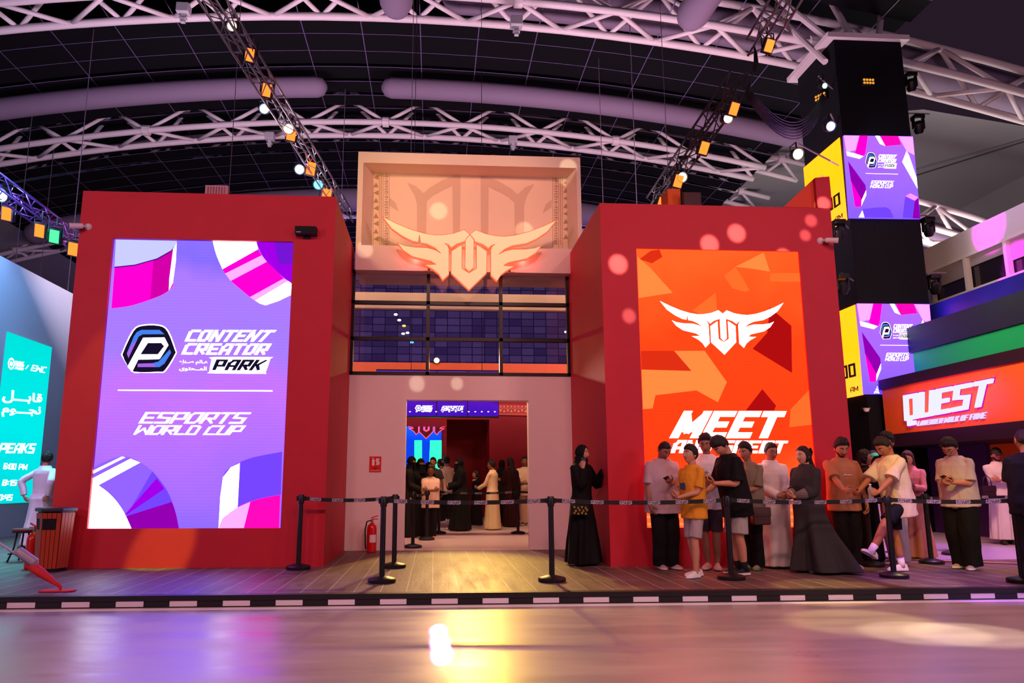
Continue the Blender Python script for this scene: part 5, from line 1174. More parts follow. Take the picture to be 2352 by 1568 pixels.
    for sgn, (h_, K_, an, fy, fp) in legs.items():
        b.tube(*crv([h_+v3(0, 0, .05), h_, h_+(K_-h_)*.5, K_, K_+(an-K_)*.35+v3(0, -.008, 0), an, an-v3(0, 0, .045)], [.085*s_*fa, .085*s_*fa, .070*s_*fa, .053*s_*fa, .054*s_*fa, .034*s_, .034*s_], 3), n=14)
    b = remesh(b, vox if near else .016, 2)
    D, F = HD[Q]; P = head_surface(D, fem, chub); mi = np.zeros(len(F), int)
    ctr = np.array([P[list(f)].mean(0) for f in F]); x, y, z = ctr.T
    mi[(y > .06) & (np.abs(x) < .021) & ((np.abs(z+.060) < .0055) | (np.abs(z+.071) < .0055))] = 1
    mi[(y > .05) & (np.abs(np.abs(x)-.031) < .019) & (np.abs(z-.027-.004*np.cos((np.abs(x)-.03)*60)) < .0042+.001*(1-fem))] = 2
    if beard:
        bd = (y > -.005) & (z < np.interp(np.abs(x), [0, .03, .05, .08], [-.078, -.07, -.045, -.02])) & (z > -.125)
        if beard > 1: bd |= (y > .05) & (np.abs(x) < .03) & (z < -.046) & (z > -.056)
        mi[bd & (mi == 0)] = 2
    hb = MB(); hb.v = [tuple(q) for q in P]; hb.f = list(F); hb.mi = [int(q) for q in mi]
    for sgn in (() if hood else (1, -1)):   # ears
        r_ = [[v3(sgn*(.0705+o_), -.012+ey*math.cos(a), -.005+ez*math.sin(a)) for a in (2*math.pi*i/12 for i in range(12))] for o_, ey, ez in ((-.006, .013, .024), (.006, .018, .030), (.012, .016, .027), (.009, .009, .017))]
        hb.loft(r_)
    place(hb, MH, hc_, hs); b.join(hb)
    for sgn, (S_, E_, W_, hd, hn, cu) in arms.items():
        b.join(hand(W_, hd, hn, sgn, .108*H, cu), 0)
    obj('body', b, [SK, mat('lips_%d' % (sk[0]//20), (int(sk[0]*.88), int(sk[1]*.68), int(sk[2]*.68)), .4), HM], T, smooth=True)
    hm = lambda mb: place(mb, MH, hc_, hs)
    if near and face_on and eyes:
        for sgn in (1, -1):
            e = MB()
            for zz, r_, k_, yy in ((0, .0125, 0, 0), (0, .0062, 1, .0103)):
                vs, fs = HD[(44, 34)] if False else sphere_dirs(14, 10)
                e.add(vs*r_*(np.array([1.05, 1, .5]) if k_ == 0 else np.array([1, .45, .92]))+v3(sgn*.031, .0735+yy, .0105), fs, k_)
            hm(e); obj('eye', e, [mat('eye_white', (220, 208, 200), .25), mat('iris', (30, 18, 14), .2)], T, smooth=True)
    if hair and hood is None:
        st = {'short': 'short', 'fringe': 'fringe', 'receding': 'receding', 'long': 'long'}[hair]
        h = shell(Q, fem, chub, st, hcut, hfluff, htop, seed); h = hm(h)
        if hair == 'long':
            L_ = []
            for i in range(9):
                t = i/8; c = tz((0, -.052-.012*math.sin(t*3), .90-.19*t)) if i > 2 else hc_+MH@(v3(0, -.055-.01*i, .03-.045*i)*hs)
                w_, dd = (.078-.012*t)*s_, (.045-.018*t)*s_
                L_.append([c+ML@v3(w_*math.cos(a)*(1+.04*math.sin(5*a+i)), dd*math.sin(a)*(1+.1*math.sin(7*a)), 0) for a in (2*math.pi*k/20 for k in range(20))])
            h.loft(L_)
        obj('hair', h, HM, T, smooth=True)
    if hood:
        kind, hcol = hood; HC = cloth(hcol, .2)
        h = hm(shell(Q, fem, chub, kind, 0)); fr = .085 if kind == 'hijab' else .10
        dr_ = []
        for t, rx, ry, oy in ((0, .079, .092, -.006), (.25, .080, .096, -.004), (.45, .100, .102, -.005), (.72, .150, .112, -.01), (1, .205, .125, -.012)):
            zz = -.045-.19*t
            base = hc_+MH@(v3(0, oy-.012, zz)*hs) if t < .4 else tz((0, -.006, .862-.085*(t-.25)))
            dr_.append([base+(MH if t < .4 else ML)@v3(rx*hs*math.cos(a)*(1+.03*math.sin(6*a+seed)), ry*hs*math.sin(a)*(1+.05*math.sin(5*a)), -(.05*t*hs*max(0, math.sin(a)))) for a in (2*math.pi*k/30 for k in range(30))])
        h.loft(dr_, 0, cap=False)
        if kind == 'niqab':
            fl = [[hc_+MH@(v3(w_*math.sin(a), (.062+.045*math.cos(a)+.012*t), -.008-.19*t)*hs) for a in (R(-75+15*k) for k in range(11))] for t, w_ in ((0, .066), (.3, .07), (.7, .08), (1, .085))]
            h.loft(fl, 0, cap=False, closed=False)
        obj('headscarf', h, HC, T, smooth=True)
    if band:
        bb_ = MB(); bb_.tube([v3(.079*math.sin(a), -.012, .004+.122*math.cos(a)*.98) for a in (R(-80+20*i) for i in range(9))], .013, 8, flat=.5); obj('headband', hm(bb_), mat('band_%d_%d_%d' % band, band, .5), T, smooth=True)
    if cap:
        D_, F_ = sphere_dirs(40, 20); c_ = MB(); c_.add([(d[0]*.083, d[1]*.104-.004, .028+max(d[2], -.02)*.100) for d in D_], F_); hm(c_); co = obj('cap', c_, mat('cap_%d_%d_%d' % cap, cap, .8), T, smooth=True)
        br_ = MB().loft([[(.068*math.sin(a), .085+.075*f_*math.cos(a), .036-.012*f_-.012*abs(math.sin(a))+o_) for a in (R(-85+17*k) for k in range(11))]+[(.068*math.sin(a), .085+.075*f_*math.cos(a), .032-.012*f_-.012*abs(math.sin(a))+o_) for a in (R(85-17*k) for k in range(11))] for f_, o_ in ((0, 0), (.6, 0), (1, -.002))]); obj('brim', hm(br_), mat('cap_%d_%d_%d' % cap, 0), co)
    if glasses:
        g = MB()
        for sgn in (1, -1):
            g.tube([v3(sgn*.032+.024*math.cos(a), .1035-.004*abs(math.cos(a)), .006+.018*math.sin(a)) for a in (2*math.pi*k/16 for k in range(17))], .002, 5); g.tube([v3(sgn*.056, .1, .012), v3(sgn*.078, .05, .014), v3(sgn*.079, -.01, .01)], .002, 5)
        g.tube([v3(-.009, .103, .012), v3(.009, .103, .012)], .002, 5); obj('glasses', hm(g), mat('glasses_black', (20, 18, 20), .3), T, smooth=True)
    # clothes
    def sleeves(mb, upto, r0, r1):
        for sgn, (S_, E_, W_, *_r) in arms.items():
            ch = [S_+(tz((0, 0, .78))-S_)*.5-v3(0, 0, .008), S_-v3(0, 0, .010)]
            if upto <= 1: ch += [S_+(E_-S_)*upto*.5, S_+(E_-S_)*upto]; rr = [r0*.80, r0*.88, (r0+r1)/2*.94, r1]
            else:
                e_ = E_+(W_-E_)*(upto-1); ch += [S_+(E_-S_)*.5, E_, (E_+e_)/2, e_]; rr = [r0*.80, r0*.88, r0*.86, r0*.88, (r0+r1)/2*.95, r1]
            mb.tube(*crv(ch, [q*s_*fa for q in rr], 3), n=14)
    if top:
        tc_, hem, slv, loose = top['c'], top.get('hem', .455), top.get('slv', .75), top.get('loose', .02)
        m = MB(); rs_ = [(hem-.0, .100, .078, 0)]+[r for r in TT if r[0] > hem+.015]
        rr = []
        for r in rs_:
            k_ = loose*.8*(1.0 if r[0] < .74 else .8 if r[0] < .8 else .62)
            q = list(r); q[1] = max(q[1], .098) if q[0] < .72 else q[1]; q[2] = max(q[2], .072) if q[0] < .72 else q[2]; rr.append(ring(*q, infl=k_*s_+.006))
        rr.append(ring(.848, .048, .046, -.006, .004)); m.loft(rr); sleeves(m, slv, .052+loose*.25, top.get('sr', .060+loose*.5) if slv <= 1 else .042)
        m = wrinkle(remesh(m, vox*1.05, 3), .0075*s_, seed=seed); ts = obj(top.get('name', 't_shirt'), m, cloth(tc_), T, smooth=True)
        for dk in top.get('deco', ()):  # flat print on the chest or back
            dk(ts, tz, H)
    if bottom:
        m = MB(); bc, ln, r0, r1 = bottom['c'], bottom.get('len', 1.0), bottom.get('r', .09), bottom.get('r1', .07)
        m.loft([ring(z_, .100, .078, -.003, .008) for z_ in (.50, .53, .56, .59)] if True else [])
        for sgn, (h_, K_, an, fy, fp) in legs.items():
            end = h_+(K_-h_)*ln*2 if ln <= .5 else K_+(an-K_)*(ln-.5)*2+(v3(0, 0, -.02) if ln >= 1 else 0)
            ch = [h_+v3(0, 0, .06), h_]+([h_+(K_-h_)*.5, K_, (K_+end)/2+v3(0, -.006, 0), end] if ln > .5 else [(h_+end)/2, end])
            rr = [r0, r0, r0*.95, (r0*.45+r1*.55), r1, r1] if ln > .5 else [r0, r0, r0*.96, r1]
            m.tube(*crv(ch, [q*s_*fa for q in rr], 3), n=16)
        m = wrinkle(remesh(m, vox*1.1, 3), .005*s_, seed=seed+3); obj(bottom.get('name', 'trousers'), m, cloth(bc), T, smooth=True)
    if robe:
        rc, hz = robe['c'], robe.get('hem', .03); bx, by = robe.get('base', (.13, .11)); fo = robe.get('fold', .05); nf = robe.get('nf', 9); dx, dy = robe.get('drift', (0, 0)); lo_ = robe.get('loose', .012); pw_ = robe.get('pw', 1.2)
        m = MB(); rr = []
        for i in range(22):
            t = i/21; z_ = hz/H*1.0+(.50-hz/H)*t; u = 1-t; g = u**pw_
            rx = .104*(1-g)+bx/H*g*1.0; ry = .084*(1-g)+by/H*g
            q = []
            for k in range(64):
                a = 2*math.pi*k/64; w_ = 1+fo*min(1, u*1.6)*(math.sin(nf*a+seed)+.5*math.sin((nf*2-3)*a+seed*2+u*2))
                ff = fat*(1-.5*u)+.5*u if fat > 1 else 1
                q.append(v3((rx*ff*math.cos(a)*w_)*H+lo_*math.cos(a)+dx*g, (ry*ff*math.sin(a)*w_-.003)*H+lo_*math.sin(a)+dy*g, z_*H))
            rr.append(q)
        n64 = lambda q: [ring(*r, infl=lo_+.006, n=64) for r in q]
        rr += n64([r for r in TT if r[0] > .51 and r[0] < .80]); rr += n64([(.812, .098, .052, -.008)]); rr.append(ring(.838, .052, .048, -.008, .008, 64)); rr.append(ring(.862, .042, .042, -.004, .006, 64))
        m.loft(rr); sleeves(m, robe.get('slv', 1.97), robe.get('sr0', .062), robe.get('sr', .048))
        m = wrinkle(remesh(m, vox*1.1, 3), .004*s_, (6, 6, 2.4), seed); obj(robe.get('name', 'robe'), m, cloth(rc, robe.get('bump', .25)), T, smooth=True)
    for sgn, (h_, K_, an, fy, fp) in legs.items():
        if shoes is None: break
        f = MB(); rz_ = np.array(Matrix.Rotation(R(fy), 3, 'Z') @ Matrix.Rotation(R(fp), 3, 'X')); o_ = an-v3(0, 0, .065)*1.0; fl = s_
        prof = [(-.072, .020, .045), (-.062, .032, .075), (-.03, .037, .092), (.02, .038, .085), (.07, .043, .066), (.12, .046, .052), (.16, .040, .042), (.185, .022, .03)]
        tf = lambda p: o_+v3(0, 0, .0)+rz_@(np.array(p)*fl)
        f.loft([[tf((hw*math.cos(a)*(1 if math.sin(a) < 0 else .9), yy, .022+(ht-.022)*(math.sin(a) if math.sin(a) > 0 else .15*math.sin(a)))) for a in (2*math.pi*k/16 for k in range(16))] for yy, hw, ht in prof])
        so = obj('shoe', f, mat('shoe_%d_%d_%d' % shoes, shoes, .6, bump=.2, bscale=60), T, smooth=True)
        sl = MB(); ol = [(-.078, .0), (-.07, .026), (-.03, .038), (.03, .038), (.09, .047), (.14, .046), (.175, .032), (.196, 0)]; ol = [(w_, y_) for y_, w_ in ol]+[(-w_, y_) for y_, w_ in reversed(ol[1:-1])]
        sl.loft([[tf((a, b_, z_)) for a, b_ in ol] for z_ in (0.001, .026)]); obj('sole', sl, mat('sole_%d_%d_%d' % sole, sole, .6), so, smooth='auto')
        if socks: obj('sock', MB().tube([an+v3(0, 0, -.02), an+v3(0, 0, .03), an+(K_-an)*.25], [.042*s_, .041*s_, .047*s_], 14), cloth(socks), T, smooth=True)
    Mw = Matrix.Translation((p0[0], p0[1], zoff)) @ Matrix.Rotation(R(face+180), 4, 'Z')
    T.matrix_world = Mw
    return dict(root=T, M=Mw, arms=arms, tz=tz, head=(hc_, MH, hs), H=H, legs=legs)
def world(P, q): return P['M'] @ Vector(q)
def grip(P, sgn, k=.10):
    S_, E_, W_, hd, hn, cu = P['arms'][sgn]; d = nrm(hd); n = nrm(hn-d*(hn@d)); return W_+(d*k+n*.028)*P['H']/1.72, d, n
def phone(P, sgn, lab, col=(24, 24, 28), face=None):
    c, d, n = grip(P, sgn, .085); t = np.cross(d, n); Mr = P['M'].to_3x3()
    o = thing('phone', lab, 'phone', tuple(world(P, c))); R3 = [np.array(Mr @ Vector(q)) for q in (t, d, n)]
    obj('case', MB().obox((0, 0, 0), R3[0]*.037, R3[1]*.076, R3[2]*.0045), mat('phone_%d_%d_%d' % col, col, .3), o, bevel=.002)
    obj('phone_screen', MB().obox(R3[2]*.005, R3[0]*.033, R3[1]*.071, R3[2]*.0006), mat('phone_glass', (14, 14, 20), .1), o)
    return o
def bottle(P, sgn, lab, up=(0, 0, 1)):
    c, d, n = grip(P, sgn, .085); o = thing('water_bottle', lab, 'bottle', tuple(world(P, c)-Vector((0, 0, .09))))
    gm_ = mat('bottle_plastic', (205, 205, 215), .15); gm_.node_tree.nodes['Principled BSDF'].inputs['Transmission Weight'].default_value = .6
    obj('flask', MB().lathe([(.001, 0), (.03, 0), (.033, .01), (.03, .06), (.033, .12), (.033, .15), (.014, .185), (.013, .2)], 18), gm_, o, smooth='auto'); obj('bottle_cap', MB().lathe([(.016, .198), (.016, .216), (.001, .216)], 14), mat('cap_white', (225, 225, 230), .4), o); return o
def scribble(z0, w, h, m_, n=9, sd=1):
    """small drawn graphic on a shirt front: strokes, no letters"""
    def f(ts, tz, H):
        rnd = random.Random(sd); m = MB()
        for i in range(n):
            xc, zc, l, a = rnd.uniform(-w, w), z0+rnd.uniform(-h, h), rnd.uniform(.25, .6)*w, rnd.uniform(-.9, .9)
            dx, dz = l*math.cos(a), l*math.sin(a); q = [(xc-dx, zc-dz-.0015), (xc+dx, zc+dz-.0015), (xc+dx, zc+dz+.0015), (xc-dx, zc-dz+.0015)]
            m.add([tz((x, .101-2.8*x*x, z)) for x, z in q], [(0,1,2,3)])
        obj('print', m, m_, ts)
    return f
def chest_print(txts, z0, w, mat_, front=1, x0=0, y0=.0, rows=None):
    def f(ts, tz, H):
        m = MB()
        for i, t in enumerate(txts):
            hh = w[1]; 
            for q in letters(t, t=1.3, slant=0):
                pts = []
                for u, v in q:
                    xx = x0+(u-.5)*w[0]*front; zz = z0-i*hh*1.4+(v-.5)*hh; pts.append((xx, zz))
                m.add([tz((a, (.101+y0-1.4*a*a*2)*front, b_)) for a, b_ in pts], [(0,1,2,3)])
        pr = obj('print', m, mat_, ts)
    return f
# ------------------------------------------------------------------ the queue in front, left to right
BLK, TEE = (20, 18, 20), dict
PRN = mat('print_dark', (60, 40, 48), .7); PRW = mat('print_white', (226, 220, 216), .7)
def bag(lab, pos, rz, sz, col, strap=None, extra=None):
    b = thing('handbag', lab, 'bag', pos, rz); w, d, h = sz; M_ = mat('leather_%d_%d_%d' % col, col, .4, bump=.15, bscale=60)
    obj('pouch', MB().loft([[(x*w/2*k, y*d/2*k, z) for x, y in ((-1,-1),(1,-1),(1,1),(-1,1))] for z, k in ((0, .9), (h*.1, 1), (h*.9, 1), (h, .9))]), M_, b, bevel=.012)
    obj('flap', MB().box((-w/2*1.02, -d/2-.006, h*.5), (w/2*1.02, -d/2, h*.98)).box((-w/2*1.02, -d/2, h*.98), (w/2*1.02, d/2, h*1.02)), M_, b, bevel=.004)
    if strap: obj('strap', MB().tube(strap, .009, 6), M_, b, smooth=True)
    if extra: extra(b, w, d, h)
    return b
p1 = person('woman in black robe and headscarf on the phone, hand on the red block', 1340, 1296, None, ty=1022, face=46, sk=(190, 136, 108), hood=('hijab', (16, 14, 16)), fem=1, yaw=-4, armR='ear', armL=((.14, .15, .77), (.1, .15, 1), (.75, .66, 0), 10), robe=dict(c=(17, 15, 18), base=(.29, .22), drift=(.03, .03), sr0=.078, sr=.085, fold=.14, nf=7), shoes=(20, 18, 20), sole=(30, 28, 30))
phone(p1, 1, 'dark phone held to the ear of the woman in black robe')
def tri(b, w, d, h):
    m = MB(); G = mat('gold_inlay', (206, 170, 80), .35, metal=.5)
    for i in range(4):
        for j in range(3):
            x, z = -w/2+.03+i*.055+(j % 2)*.02, .012+j*.042; m.poly([(x, -d/2-.008, z), (x+.04, -d/2-.008, z), (x+.02, -d/2-.008, z+.034)] if (i+j) % 2 else [(x, -d/2-.008, z+.034), (x+.04, -d/2-.008, z+.034), (x+.02, -d/2-.008, z)])
    obj('inlay', m, G, b)
w_ = at(1331, 1183, y=float(p1['M'].translation[1])-.27); bag('black clutch with gold triangle inlay at the hip of the phoning woman', tuple(w_), 0, (.26, .07, .15), (18, 16, 16), None, tri)
p2 = person('stocky man in lilac-grey T-shirt and black trousers looking down at a phone', 1530, 1307, 1.02, ty=1015, face=14, sk=(158, 106, 82), hc=(22, 16, 15), pitch=34, lean=2, fat=1.22, wide=1.08, armL='phone_x', armR='pocket', hcut=.008, htop=.004, hfluff=.002, top=dict(c=(186, 158, 166), hem=.43, slv=.92, loose=.03, deco=[scribble(.70, .06, .008, PRN, 12, 4)]), bottom=dict(c=(22, 20, 24), r=.105, r1=.088), shoes=(186, 160, 150), sole=(230, 214, 205), feet=((-.10, .02), (.07, 0)))
phone(p2, -1, 'black phone in the hand of the stocky man in lilac-grey T-shirt')
p3 = person('boy in mustard yellow T-shirt, grey shorts and white trainers, looking up left', 1601, 1325, 1.0, ty=1023, face=-68, sk=(196, 138, 108), hair='fringe', pitch=-8, yaw=0, armL='hold', armR='hold', hcut=.014, top=dict(c=(222, 148, 40), hem=.44, slv=.8, loose=.016, deco=[lambda ts, tz, H: obj('print', MB().add([tz((a, .1, b)) for a, b in ((-.03, .66), (.03, .66), (.03, .71), (-.03, .71))], [(0,1,2,3)]), mat('print_blue', (50, 70, 120), .7), ts)]), bottom=dict(c=(168, 152, 152), len=.44, r=.088, r1=.088, name='shorts'), shoes=(232, 226, 226), sole=(245, 240, 240), feet=((-.06, .10), (.06, -.04)))
p4 = person('tall boy in white printed T-shirt and dark shorts behind the yellow T-shirt', 1637, 1308, 1.0, ty=998, face=-28, sk=(150, 100, 78), pitch=14, armL='hold', armR='hold', htop=.022, hfluff=.01, top=dict(c=(228, 214, 214), hem=.44, slv=.95, loose=.024, deco=[scribble(.69, .035, .03, PRN, 18, 2)]), bottom=dict(c=(62, 48, 58), len=.47, r=.085, r1=.08, name='shorts'), shoes=(214, 170, 160), sole=(225, 195, 185))
bottle(p4, 1, 'clear water bottle held by the boy in white printed T-shirt')
p5 = person('boy in black T-shirt and light grey shorts bent over a phone', 1700, 1321, 1.05, ty=1008, face=-78, sk=(196, 136, 106), hair='fringe', lean=9, pitch=38, armL='phone', armR='phone_low', hcut=.016, htop=.016, top=dict(c=(20, 19, 22), hem=.41, slv=.9, loose=.034), bottom=dict(c=(170, 164, 160), len=.45, r=.095, r1=.098, name='shorts'), shoes=(30, 28, 32), sole=(232, 228, 226), socks=(28, 26, 28))
phone(p5, -1, 'dark phone held by the boy in black T-shirt')
p6 = person('young man in olive T-shirt and black trousers with brown shoulder bag', 1732, 1308, 1.0, ty=1017, face=-55, sk=(160, 108, 84), pitch=12, htop=.02, hfluff=.012, armL='hold', armR='hang', top=dict(c=(128, 116, 96), hem=.44, slv=.95, loose=.028), bottom=dict(c=(18, 17, 19), r=.092, r1=.08), shoes=(140, 140, 118), sole=(90, 140, 90))
w_ = at(1748, 1205, y=float(p6['M'].translation[1])-.30); bag('brown leather shoulder bag at the hip of the man in olive T-shirt', tuple(w_), R(8), (.26, .09, .23), (70, 42, 34), [(-.1, 0, .22), (-.16, .02, .42), (-.2, .1, .66)])
p7 = person('man in white robe and glasses facing the camera, hands clasped', 1786, 1304, 1.0, ty=1018, face=6, sk=(164, 110, 86), glasses=1, pitch=8, fat=1.22, wide=1.08, armL='clasp', armR='clasp', hcut=.010, robe=dict(c=(226, 216, 216), base=(.185, .15), fold=.06, nf=6, sr=.05, pw=1.0, name='thobe'), shoes=(70, 40, 30), sole=(40, 28, 24), chub=.6)
stripe = bpy.data.materials.new('striped_cuff'); stripe.use_nodes = True; N, L, B = stripe.node_tree.nodes, stripe.node_tree.links, stripe.node_tree.nodes['Principled BSDF']
wv = N.new('ShaderNodeTexWave'); wv.inputs['Scale'].default_value = 22; wv.bands_direction = 'Z'; tc = N.new('ShaderNodeTexCoord'); L.new(tc.outputs['Object'], wv.inputs[0]); cr = N.new('ShaderNodeValToRGB'); cr.color_ramp.elements[0].position = .78; cr.color_ramp.elements[1].position = .84; cr.color_ramp.elements[0].color = (.008, .007, .008, 1); cr.color_ramp.elements[1].color = (.6, .5, .48, 1); L.new(wv.outputs[0], cr.inputs[0]); L.new(cr.outputs[0], B.inputs['Base Color']); B.inputs['Roughness'].default_value = .8
p8 = person('long-haired woman in wide charcoal robe with striped sleeves, facing left', 1868, 1315, 1.0, ty=1027, face=-72, sk=(206, 150, 120), hair='long', hc=(38, 22, 20), fem=1, chub=.8, fat=1.18, armL='hold', armR='hold', robe=dict(c=(58, 54, 54), base=(.36, .38), drift=(0, -.22), fold=.18, nf=6, pw=1.35, slv=1.35, sr0=.078, sr=.085, bump=.1), shoes=(60, 54, 54), sole=(60, 54, 54), htop=.012)
for s_ in (1, -1):
    S_, E_, W_, *_ = p8['arms'][s_]; obj('striped_sleeve', MB().tube([E_+(W_-E_)*.12, E_+(W_-E_)*.5, E_+(W_-E_)*.95], [.075, .07, .045], 16), stripe, p8['root'], smooth=True)
hc_, MH_, hs_ = p8['head']; obj('hair_clip', place(MB().obox((0, -.105, .05), (.05, 0, .03), (0, .012, 0), (-.012, 0, .03)).obox((0, -.105, .05), (.05, 0, -.03), (0, .012, 0), (.012, 0, .03)), MH_, hc_, hs_), mat('clip_black', (18, 16, 18), .4), p8['root'])
p9 = person('young man in tan T-shirt and baggy black trousers looking down at his hand', 1952, 1306, 1.02, ty=1013, face=-6, sk=(176, 120, 92), pitch=22, htop=.026, hfluff=.014, beard=2, wide=1.05, armR='reach', armL='hang', top=dict(c=(176, 118, 84), hem=.44, slv=.95, loose=.034, deco=[scribble(.715, .035, .001, PRW, 7, 3)]), bottom=dict(c=(24, 20, 20), r=.11, r1=.105), shoes=(214, 180, 170), sole=(226, 204, 196))
p10 = person('woman with long dark hair and beige shawl seen from behind the tan T-shirt man', 2003, 1288, 1.0, ty=1034, face=70, sk=(170, 116, 92), hair='long', hc=(26, 16, 16), fem=1, armL='chest', armR='chest', robe=dict(c=(26, 22, 26), base=(.22, .18)), shoes=(22, 20, 22), sole=(30, 30, 30))
obj('shawl', wrinkle(MB().loft([[p10['tz']((x_+.02*math.cos(a), y_+.012*math.sin(a), z_)) for a in (2*math.pi*k/14 for k in range(14))] for x_, y_, z_ in ((.03, .06, .80), (.085, .085, .74), (.11, .095, .66), (.12, .10, .56), (.125, .10, .46), (.13, .11, .38))]), .006), cloth((206, 178, 160)), p10['root'], smooth=True)
p11 = person('boy in white shirt with green cap peering out between the queue', 2024, 1268, 1.0, ty=1037, face=12, sk=(206, 134, 130), cap=(60, 190, 130), yaw=14, armL='hang', armR='hang', robe=dict(c=(222, 206, 226), base=(.16, .13), name='thobe'))
p12 = person('tall man in black T-shirt with crossed arms and watch, behind the kicking boy', 2066, 1297, 1.0, ty=996, face=-62, sk=(178, 116, 88), htop=.028, hfluff=.016, armL='cross', armR='cross', fat=1.08, top=dict(c=(18, 17, 20), hem=.46, slv=.7), bottom=dict(c=(168, 158, 178), r=.085, r1=.08), shoes=(70, 60, 100), sole=(220, 170, 170), pitch=5)
S_, E_, W_, *_ = p12['arms'][-1]; obj('watch', MB().tube([W_+(E_-W_)*.06, W_+(E_-W_)*.15], .034, 14), BLACK, p12['root'], smooth='auto')
p13 = person('boy in oversized cream T-shirt and navy shorts kicking one leg forward', 2078, 1313, 1.035, ty=1009, face=-80, sk=(176, 112, 78), lean=7, pitch=30, hc=(34, 24, 22), htop=.016, armL='reach', armR='reach', top=dict(c=(222, 206, 180), hem=.40, slv=.98, loose=.036, sr=.088), bottom=dict(c=(22, 22, 32), len=.42, r=.09, r1=.09, name='shorts'), socks=(236, 230, 228), shoes=(226, 218, 206), sole=(240, 232, 226), feet=((-.04, .56, .21, 26), (.05, .02)))
bottle(p13, -1, 'small clear water bottle held over the barrier by the kicking boy')
p14 = person('woman in dusty pink robe with long brown hair holding a plate', 2110, 1283, 1.0, ty=1036, face=-50, sk=(196, 136, 112), hair='long', hc=(72, 42, 36), fem=1, pitch=12, armL='plate', armR='hold', robe=dict(c=(196, 122, 126), base=(.22, .2), drift=(0, -.05), fold=.13, nf=8), shoes=(150, 110, 100), sole=(120, 90, 80))
c_, d_, n_ = grip(p14, -1, .09); w_ = world(p14, c_); pl_ = thing('plate', 'small clear plate held by the woman in pink robe', 'plate', (w_[0], w_[1], w_[2]+.01)); obj('dish', MB().lathe([(.001, 0), (.06, .002), (.1, .022), (.102, .024), (.06, .006), (.001, .004)], 20), mat('plate_clear', (226, 210, 216), .2), pl_, smooth='auto')
p15 = person('boy with glasses in grey T-shirt and baggy black trousers reading his phone', 2222, 1307, 1.03, ty=1011, face=-62, sk=(196, 132, 104), glasses=1, pitch=34, lean=4, hcut=.02, htop=.022, fat=1.15, armL='phone', armR='phone2', top=dict(c=(196, 182, 176), hem=.47, slv=.9, loose=.032), bottom=dict(c=(17, 16, 19), r=.125, r1=.105), shoes=(170, 156, 146), sole=(226, 220, 216), feet=((-.09, .06), (.08, -.02)))
phone(p15, -1, 'phone with camera lenses held by the boy in grey T-shirt', (70, 40, 40))
p16 = person('bearded man in white robe and dark cap with crossed arms by the shop door', 2312, 1250, 1.0, ty=1030, face=-14, sk=(190, 116, 110), cap=(52, 40, 38), beard=2, armL='cross', armR='cross', robe=dict(c=(216, 200, 226), base=(.2, .17), fold=.09, hem=.10, name='thobe', drift=(.03, 0)), shoes=(26, 22, 28), sole=(30, 28, 34), wide=1.08, feet=((-.06, 0), (.09, .10)))
S_, E_, W_, *_ = p16['arms'][1]; obj('watch', MB().tube([W_+(E_-W_)*.08, W_+(E_-W_)*.22], .042, 14), BLACK, p16['root'], smooth='auto')
w_ = at(2271, 1142, y=float(p16['M'].translation[1])-.25); bag('dark plum handbag hanging before the man in white robe and cap', tuple(w_), 0, (.27, .09, .22), (48, 22, 48), [(-.09, 0, .21), (-.07, 0, .36), (.02, .02, .42), (.07, 0, .36), (.09, 0, .21)])
def back_print(ts, tz, H):
    m = MB(); mp = lambda x0, x1, z0, z1: (lambda u, v: tz((x0-(x0-x1)*u, -.116+.7*((x0-(x0-x1)*u))**2, z0+(z1-z0)*v)))
    arabic(m, '\uFEA9\uFEEE\uFECB', mp(-.05, .02, .735, .765), 0, .03); word(m, 'CR', mp(-.03, .015, .695, .722), 0, t=1.6, slant=0); obj('print', m, PRW, ts)
p17 = person('balding man in black printed T-shirt seen from behind at the right edge', 2396, 1352, 1.0, ty=986, face=160, sk=(176, 120, 92), hair='receding', hc=(40, 28, 24), hcut=.004, htop=0, hfluff=.001, fat=1.1, wide=1.0, armL='hold', armR='hold', top=dict(c=(24, 23, 26), hem=.46, slv=.85, loose=.026, deco=[back_print]), bottom=dict(c=(22, 21, 24), r=.095, r1=.085), shoes=(32, 30, 32), sole=(50, 48, 48), yaw=0, eyes=False)
p19 = person('person in black standing behind the boy in grey T-shirt', 2204, 1268, 1.0, ty=1072, face=20, sk=(176, 120, 96), armL='hang', armR='hang', top=dict(c=(20, 19, 22), hem=.45), bottom=dict(c=(18, 17, 20), r=.09, r1=.08), shoes=(20, 20, 22))
p18 = person('man in white robe striding away before the cyan screen at far left', 86, 1268, 1.0, ty=1038, face=155, sk=(186, 126, 106), yaw=-38, armL='hip_back', armR='hip_back', fat=1.12, wide=1.08, robe=dict(c=(222, 214, 226), base=(.2, .19), fold=.09, nf=6, hem=.14, drift=(.0, -.06), name='thobe'), shoes=(52, 30, 28), sole=(34, 24, 22), feet=((-.10, -.22), (.06, .08)), eyes=False)

